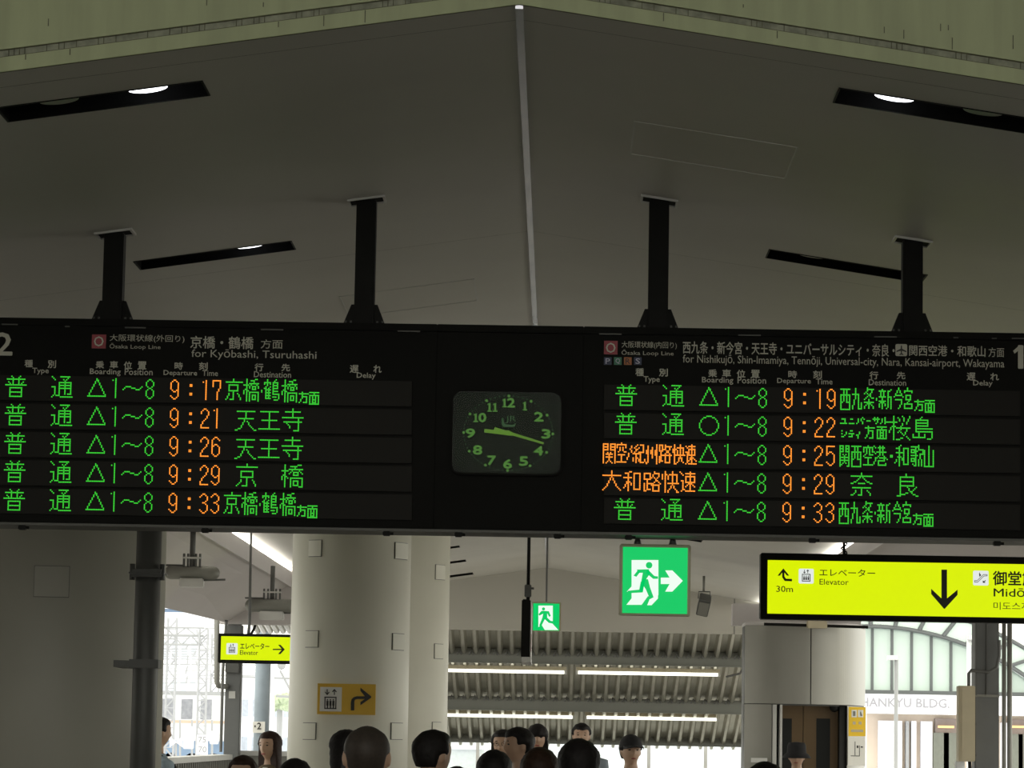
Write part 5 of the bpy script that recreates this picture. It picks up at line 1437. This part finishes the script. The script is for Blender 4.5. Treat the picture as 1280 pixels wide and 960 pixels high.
        if hair in ('long', 'bob', 'bangs') and z < -0.05:
            Ln = 0.30 if hair == 'long' else 0.10
            c = head_co(Vector((x, y, max(z, -0.3))), off)
            c.z = -0.01 - (-z) ** 1.1 * (Ln + 0.05); fl = 1 + 0.10 * (-z)
            c.x = (0.092 * x / max(0.35, sqrt(x * x + y * y)) if abs(z) < .93 else 0.07 * x) * fl
            c.y = c.y if y < -.2 else max(c.y, (0.10 * y / max(0.35, sqrt(x * x + y * y)) if abs(z) < .93 else 0.07 * y)) * (1 if z > -.6 else .9) + 0.005
            if face > 0.3 or (y < -0.25): c.y = max(c.y, -0.035 + 0.02 * (-z)); 
        else: c = head_co(v.co, off)
        v.co = HM @ c
    child('hair', q, hm)
    if abs(((yaw + turn + 180) % 360) - 180) > 60:      # face seen
        for sx in (-1, 1):
            q = bmesh.new(); bmesh.ops.create_icosphere(q, subdivisions=2, radius=1, matrix=HM @ Matrix.Translation((sx * 0.029, -0.080, 0.008)) @ Matrix.Diagonal((0.014, 0.007, 0.0055, 1))); child('eye', q, EYE)
            q = bmesh.new(); bmesh.ops.create_icosphere(q, subdivisions=2, radius=1, matrix=HM @ Matrix.Translation((sx * 0.030, -0.086, 0.030)) @ Matrix.Rotation(radians(sx * 6), 4, 'Y') @ Matrix.Diagonal((0.018, 0.005, 0.0032, 1))); child('eyebrow', q, hm)
        q = bmesh.new(); bmesh.ops.create_icosphere(q, subdivisions=2, radius=1, matrix=HM @ Matrix.Translation((0, -0.088, -0.062)) @ Matrix.Diagonal((0.022, 0.007, 0.0065, 1))); child('mouth', q, LIP)
    if glasses:
        q = bmesh.new()
        for sx in (-1, 1):
            pts = [HM @ Vector((sx * 0.031 + 0.021 * cos(a), -0.099, 0.006 + 0.015 * sin(a))) for a in [2 * pi * i / 14 for i in range(15)]]
            tube(q, pts, 0.002, 5)
            tube(q, [HM @ Vector((sx * 0.052, -0.097, 0.010)), HM @ Vector((sx * 0.077, -0.01, 0.005))], 0.002, 5)
        child('glasses', q, M['black'])
    if hat == 'cap':
        q = bmesh.new()
        bmesh.ops.create_icosphere(q, subdivisions=3, radius=1, matrix=Matrix.Identity(4))
        for v in q.verts:
            z = v.co.z; v.co = HM @ Vector((v.co.x * 0.094, v.co.y * 0.112, 0.040 + max(z, -0.12) * 0.100))
        child('cap_crown', q, C_BLACK)
        q = bmesh.new(); N = 12; rows = []
        for dz in (0, 0.006):
            for rr in (0.0, 1.0):
                rows.append([q.verts.new(HM @ Vector((0.085 * sin(a), -0.078 - 0.04 * cos(a) * 0.9 - rr * 0.085 * cos(a), 0.034 + dz - rr * 0.010 - 0.014 * abs(sin(a)) * rr))) for a in [-pi / 2 + pi * i / N for i in range(N + 1)]])
        for a_, b_ in ((0, 1), (2, 3), (0, 2), (1, 3)):
            for i in range(N): q.faces.new((rows[a_][i], rows[a_][i + 1], rows[b_][i + 1], rows[b_][i]))
        child('cap_brim', q, C_BLACK)
    if hat == 'bucket':
        q = bmesh.new(); seg = 28; prof = [(0.150, -0.012), (0.125, 0.022), (0.100, 0.040), (0.094, 0.115), (0.080, 0.142), (0.001, 0.150)]
        prof = [(r + 0.0, z) for r, z in prof]; rings = [[q.verts.new(HM @ Vector((r * cos(2 * pi * i / seg), r * 1.08 * sin(2 * pi * i / seg), z))) for i in range(seg)] for r, z in prof + [(0.09, 0.035), (0.148, -0.015)]]
        for A_, B_ in zip(rings, rings[1:]):
            for i in range(seg): q.faces.new((A_[i], A_[(i + 1) % seg], B_[(i + 1) % seg], B_[i]))
        child('bucket_hat', q, C_BLACK)
    # clothes
    e = 0.012
    q = bmesh.new()
    loft(q, [(0, 0, .49 * H, .172 * k * wd + e, .118 * k + e), (0, 0, .54 * H, .166 * k * wd + e, .112 * k + e), (0, 0, .62 * H, .140 * k * wd + e, .100 * k + e), (0, 0, .73 * H, .163 * k * wd + e, .112 * k + e),
             (0, .005, .79 * H, .168 * k * wd + e, .098 * k + e), (0, .008, .826 * H, .118 * k * wd + e, .078 * k + e), (0, .008, .848 * H, .070 * k + e * .5, .066 * k + e * .5), (0, .008, .849 * H, .060 * k, .058 * k)], 28)
    for sx in (-1, 1):
        S, El, Wr = arms[sx]; tube(q, [S - Vector((sx * 0.06, 0, 0)), S, S.lerp(El, .5), S.lerp(El, .8)], [.055 * k + e, .062 * k + e, .054 * k + e, .052 * k + e], 16)
    m0 = bpy.data.meshes.new('x'); bmesh.ops.recalc_face_normals(q, faces=q.faces[:]); q.to_mesh(m0); q.free()
    o = bpy.data.objects.new('shirt', m0); COL.objects.link(o); md = o.modifiers.new('r', 'REMESH'); md.mode = 'VOXEL'; md.voxel_size = 0.014; bpy.context.view_layer.update()
    m1 = bpy.data.meshes.new_from_object(o.evaluated_get(bpy.context.evaluated_depsgraph_get())); o.modifiers.clear(); o.data = m1; m1.materials.clear(); m1.materials.append(shirt); o.parent = body
    for p_ in m1.polygons: p_.use_smooth = True
    q = bmesh.new()
    loft(q, [(0, 0, .455 * H, .15 * k * wd + e, .10 * k + e), (0, 0, .50 * H, .168 * k * wd + e, .113 * k + e), (0, 0, .555 * H, .160 * k * wd + e, .108 * k + e)], 24)
    for sx in (-1, 1):
        st = sx * pace; hp = Vector((sx * .088 * k, 0, .49 * H)); kn = Vector((sx * .09 * k, -0.02 + st * .5, .275 * H)); an = Vector((sx * .09 * k, 0.02 + st, .055 * H))
        tube(q, [hp, hp.lerp(kn, .5), kn, an], [.095 * k, .083 * k, .068 * k, .058 * k], 16)
    child('trousers', q, trousers)
    for sx in (-1, 1):
        st = sx * pace; q = bmesh.new(); ax, ay = sx * .09 * k, 0.02 + st
        loft(q, [(ax, ay - .055, 0.0, .048, .135), (ax, ay - .055, .025, .050, .138), (ax, ay - .035, .06, .044, .105), (ax, ay + .005, .085, .042, .055)], 20); child('shoe', q, C_BLACK)
    if inner:
        q = bmesh.new(); loft(q, [(0, -.035, .50 * H, .075, .105 * k), (0, -.035, .62 * H, .065, .09 * k), (0, -.035, .73 * H, .070, .108 * k), (0, -.03, .79 * H, .062, .092 * k), (0, -.012, .835 * H, .058, .066 * k)], 20); child('inner_top', q, inner)
    if pack:
        q = bmesh.new(); box(q, -.14, .14, .10, .24, .58 * H, .80 * H); bmesh.ops.bevel(q, geom=q.edges[:], offset=.04, segments=3, affect='EDGES'); child('backpack', q, C_BLACK)
        for sx in (-1, 1):
            q = bmesh.new(); tube(q, [(sx * .11, .12, .80 * H), (sx * .11, .02, .838 * H), (sx * .115, -.105, .79 * H), (sx * .12, -.13, .72 * H), (sx * .13, .0, .62 * H)], .018, 8); child('strap', q, C_BLACK)
    return body


person(197, 895, 25.0, 'man in a light blue shirt with a black backpack beside the drainpipe', yaw=-60, shirt=C_BLUE, pack=True)
person(305, 943, 20.5, 'person with parted brown hair at the bottom left, only the crown in view', yaw=170, hair='long', hm=HR, female=True)
person(339, 913, 26.0, 'woman in an olive jacket and white top with long dark hair, looking left', yaw=150, hair='long', hm=HR, shirt=C_BROWN, inner=C_WHITE, female=True)
person(369, 947, 17.0, 'person with black hair left of the shaven man, only the crown in view', hair='short')
person(431, 911, 20.0, 'woman in a striped top half hidden behind the shaven man', yaw=-120, hair='bob', shirt=C_STRIPE, female=True)
person(459, 906, 11.2, 'man with a shaven head seen from behind, nearest to the viewer', hair='bald', hm=HS, skin=SK)
person(541, 911, 15.5, 'short-haired man in a black shirt seen from behind, turned to the right', yaw=-15, turn=-30, shirt=C_BLACK)
person(629, 911, 26.0, 'woman with glasses and long black hair behind the man in navy', yaw=170, hair='long', glasses=True, female=True)
person(651, 908, 21.5, 'man in a navy shirt with short black hair in profile facing left', yaw=110, shirt=C_NAVY)
person(618, 936, 17.0, 'person with dark hair below the woman with glasses, seen from behind', hair='bob')
person(672, 904, 27.5, 'woman with bobbed black hair and a fringe facing the viewer', yaw=180, hair='bangs', shirt=C_GREY, female=True)
person(675, 933, 15.5, 'person with reddish brown hair seen from behind between the two dark heads', hair='long', hm=HR, female=True)
person(727, 903, 30.5, 'man in a grey-blue shirt facing the viewer behind a large dark head', yaw=180, shirt=C_GREY)
person(724, 922, 14.2, 'person with large black hair and black top seen from behind, right of the brown hair', hair='bob')
person(789, 918, 26.0, 'young man in a black cap and white shirt with dark straps', yaw=172, turn=22, tilt=-4, hat='cap', shirt=C_WHITE, pack=True)
person(957, 951, 14.0, 'person with black hair below the lift doors, only the crown in view', hair='bob')
person(572, 957, 17.5, 'person whose dark crown just shows right of the man in the black shirt', hair='short')
person(996, 927, 33.0, 'person in a black bucket hat and plaid shirt before the lift doors', yaw=172, hat='bucket', shirt=C_PLAID, hair='short')
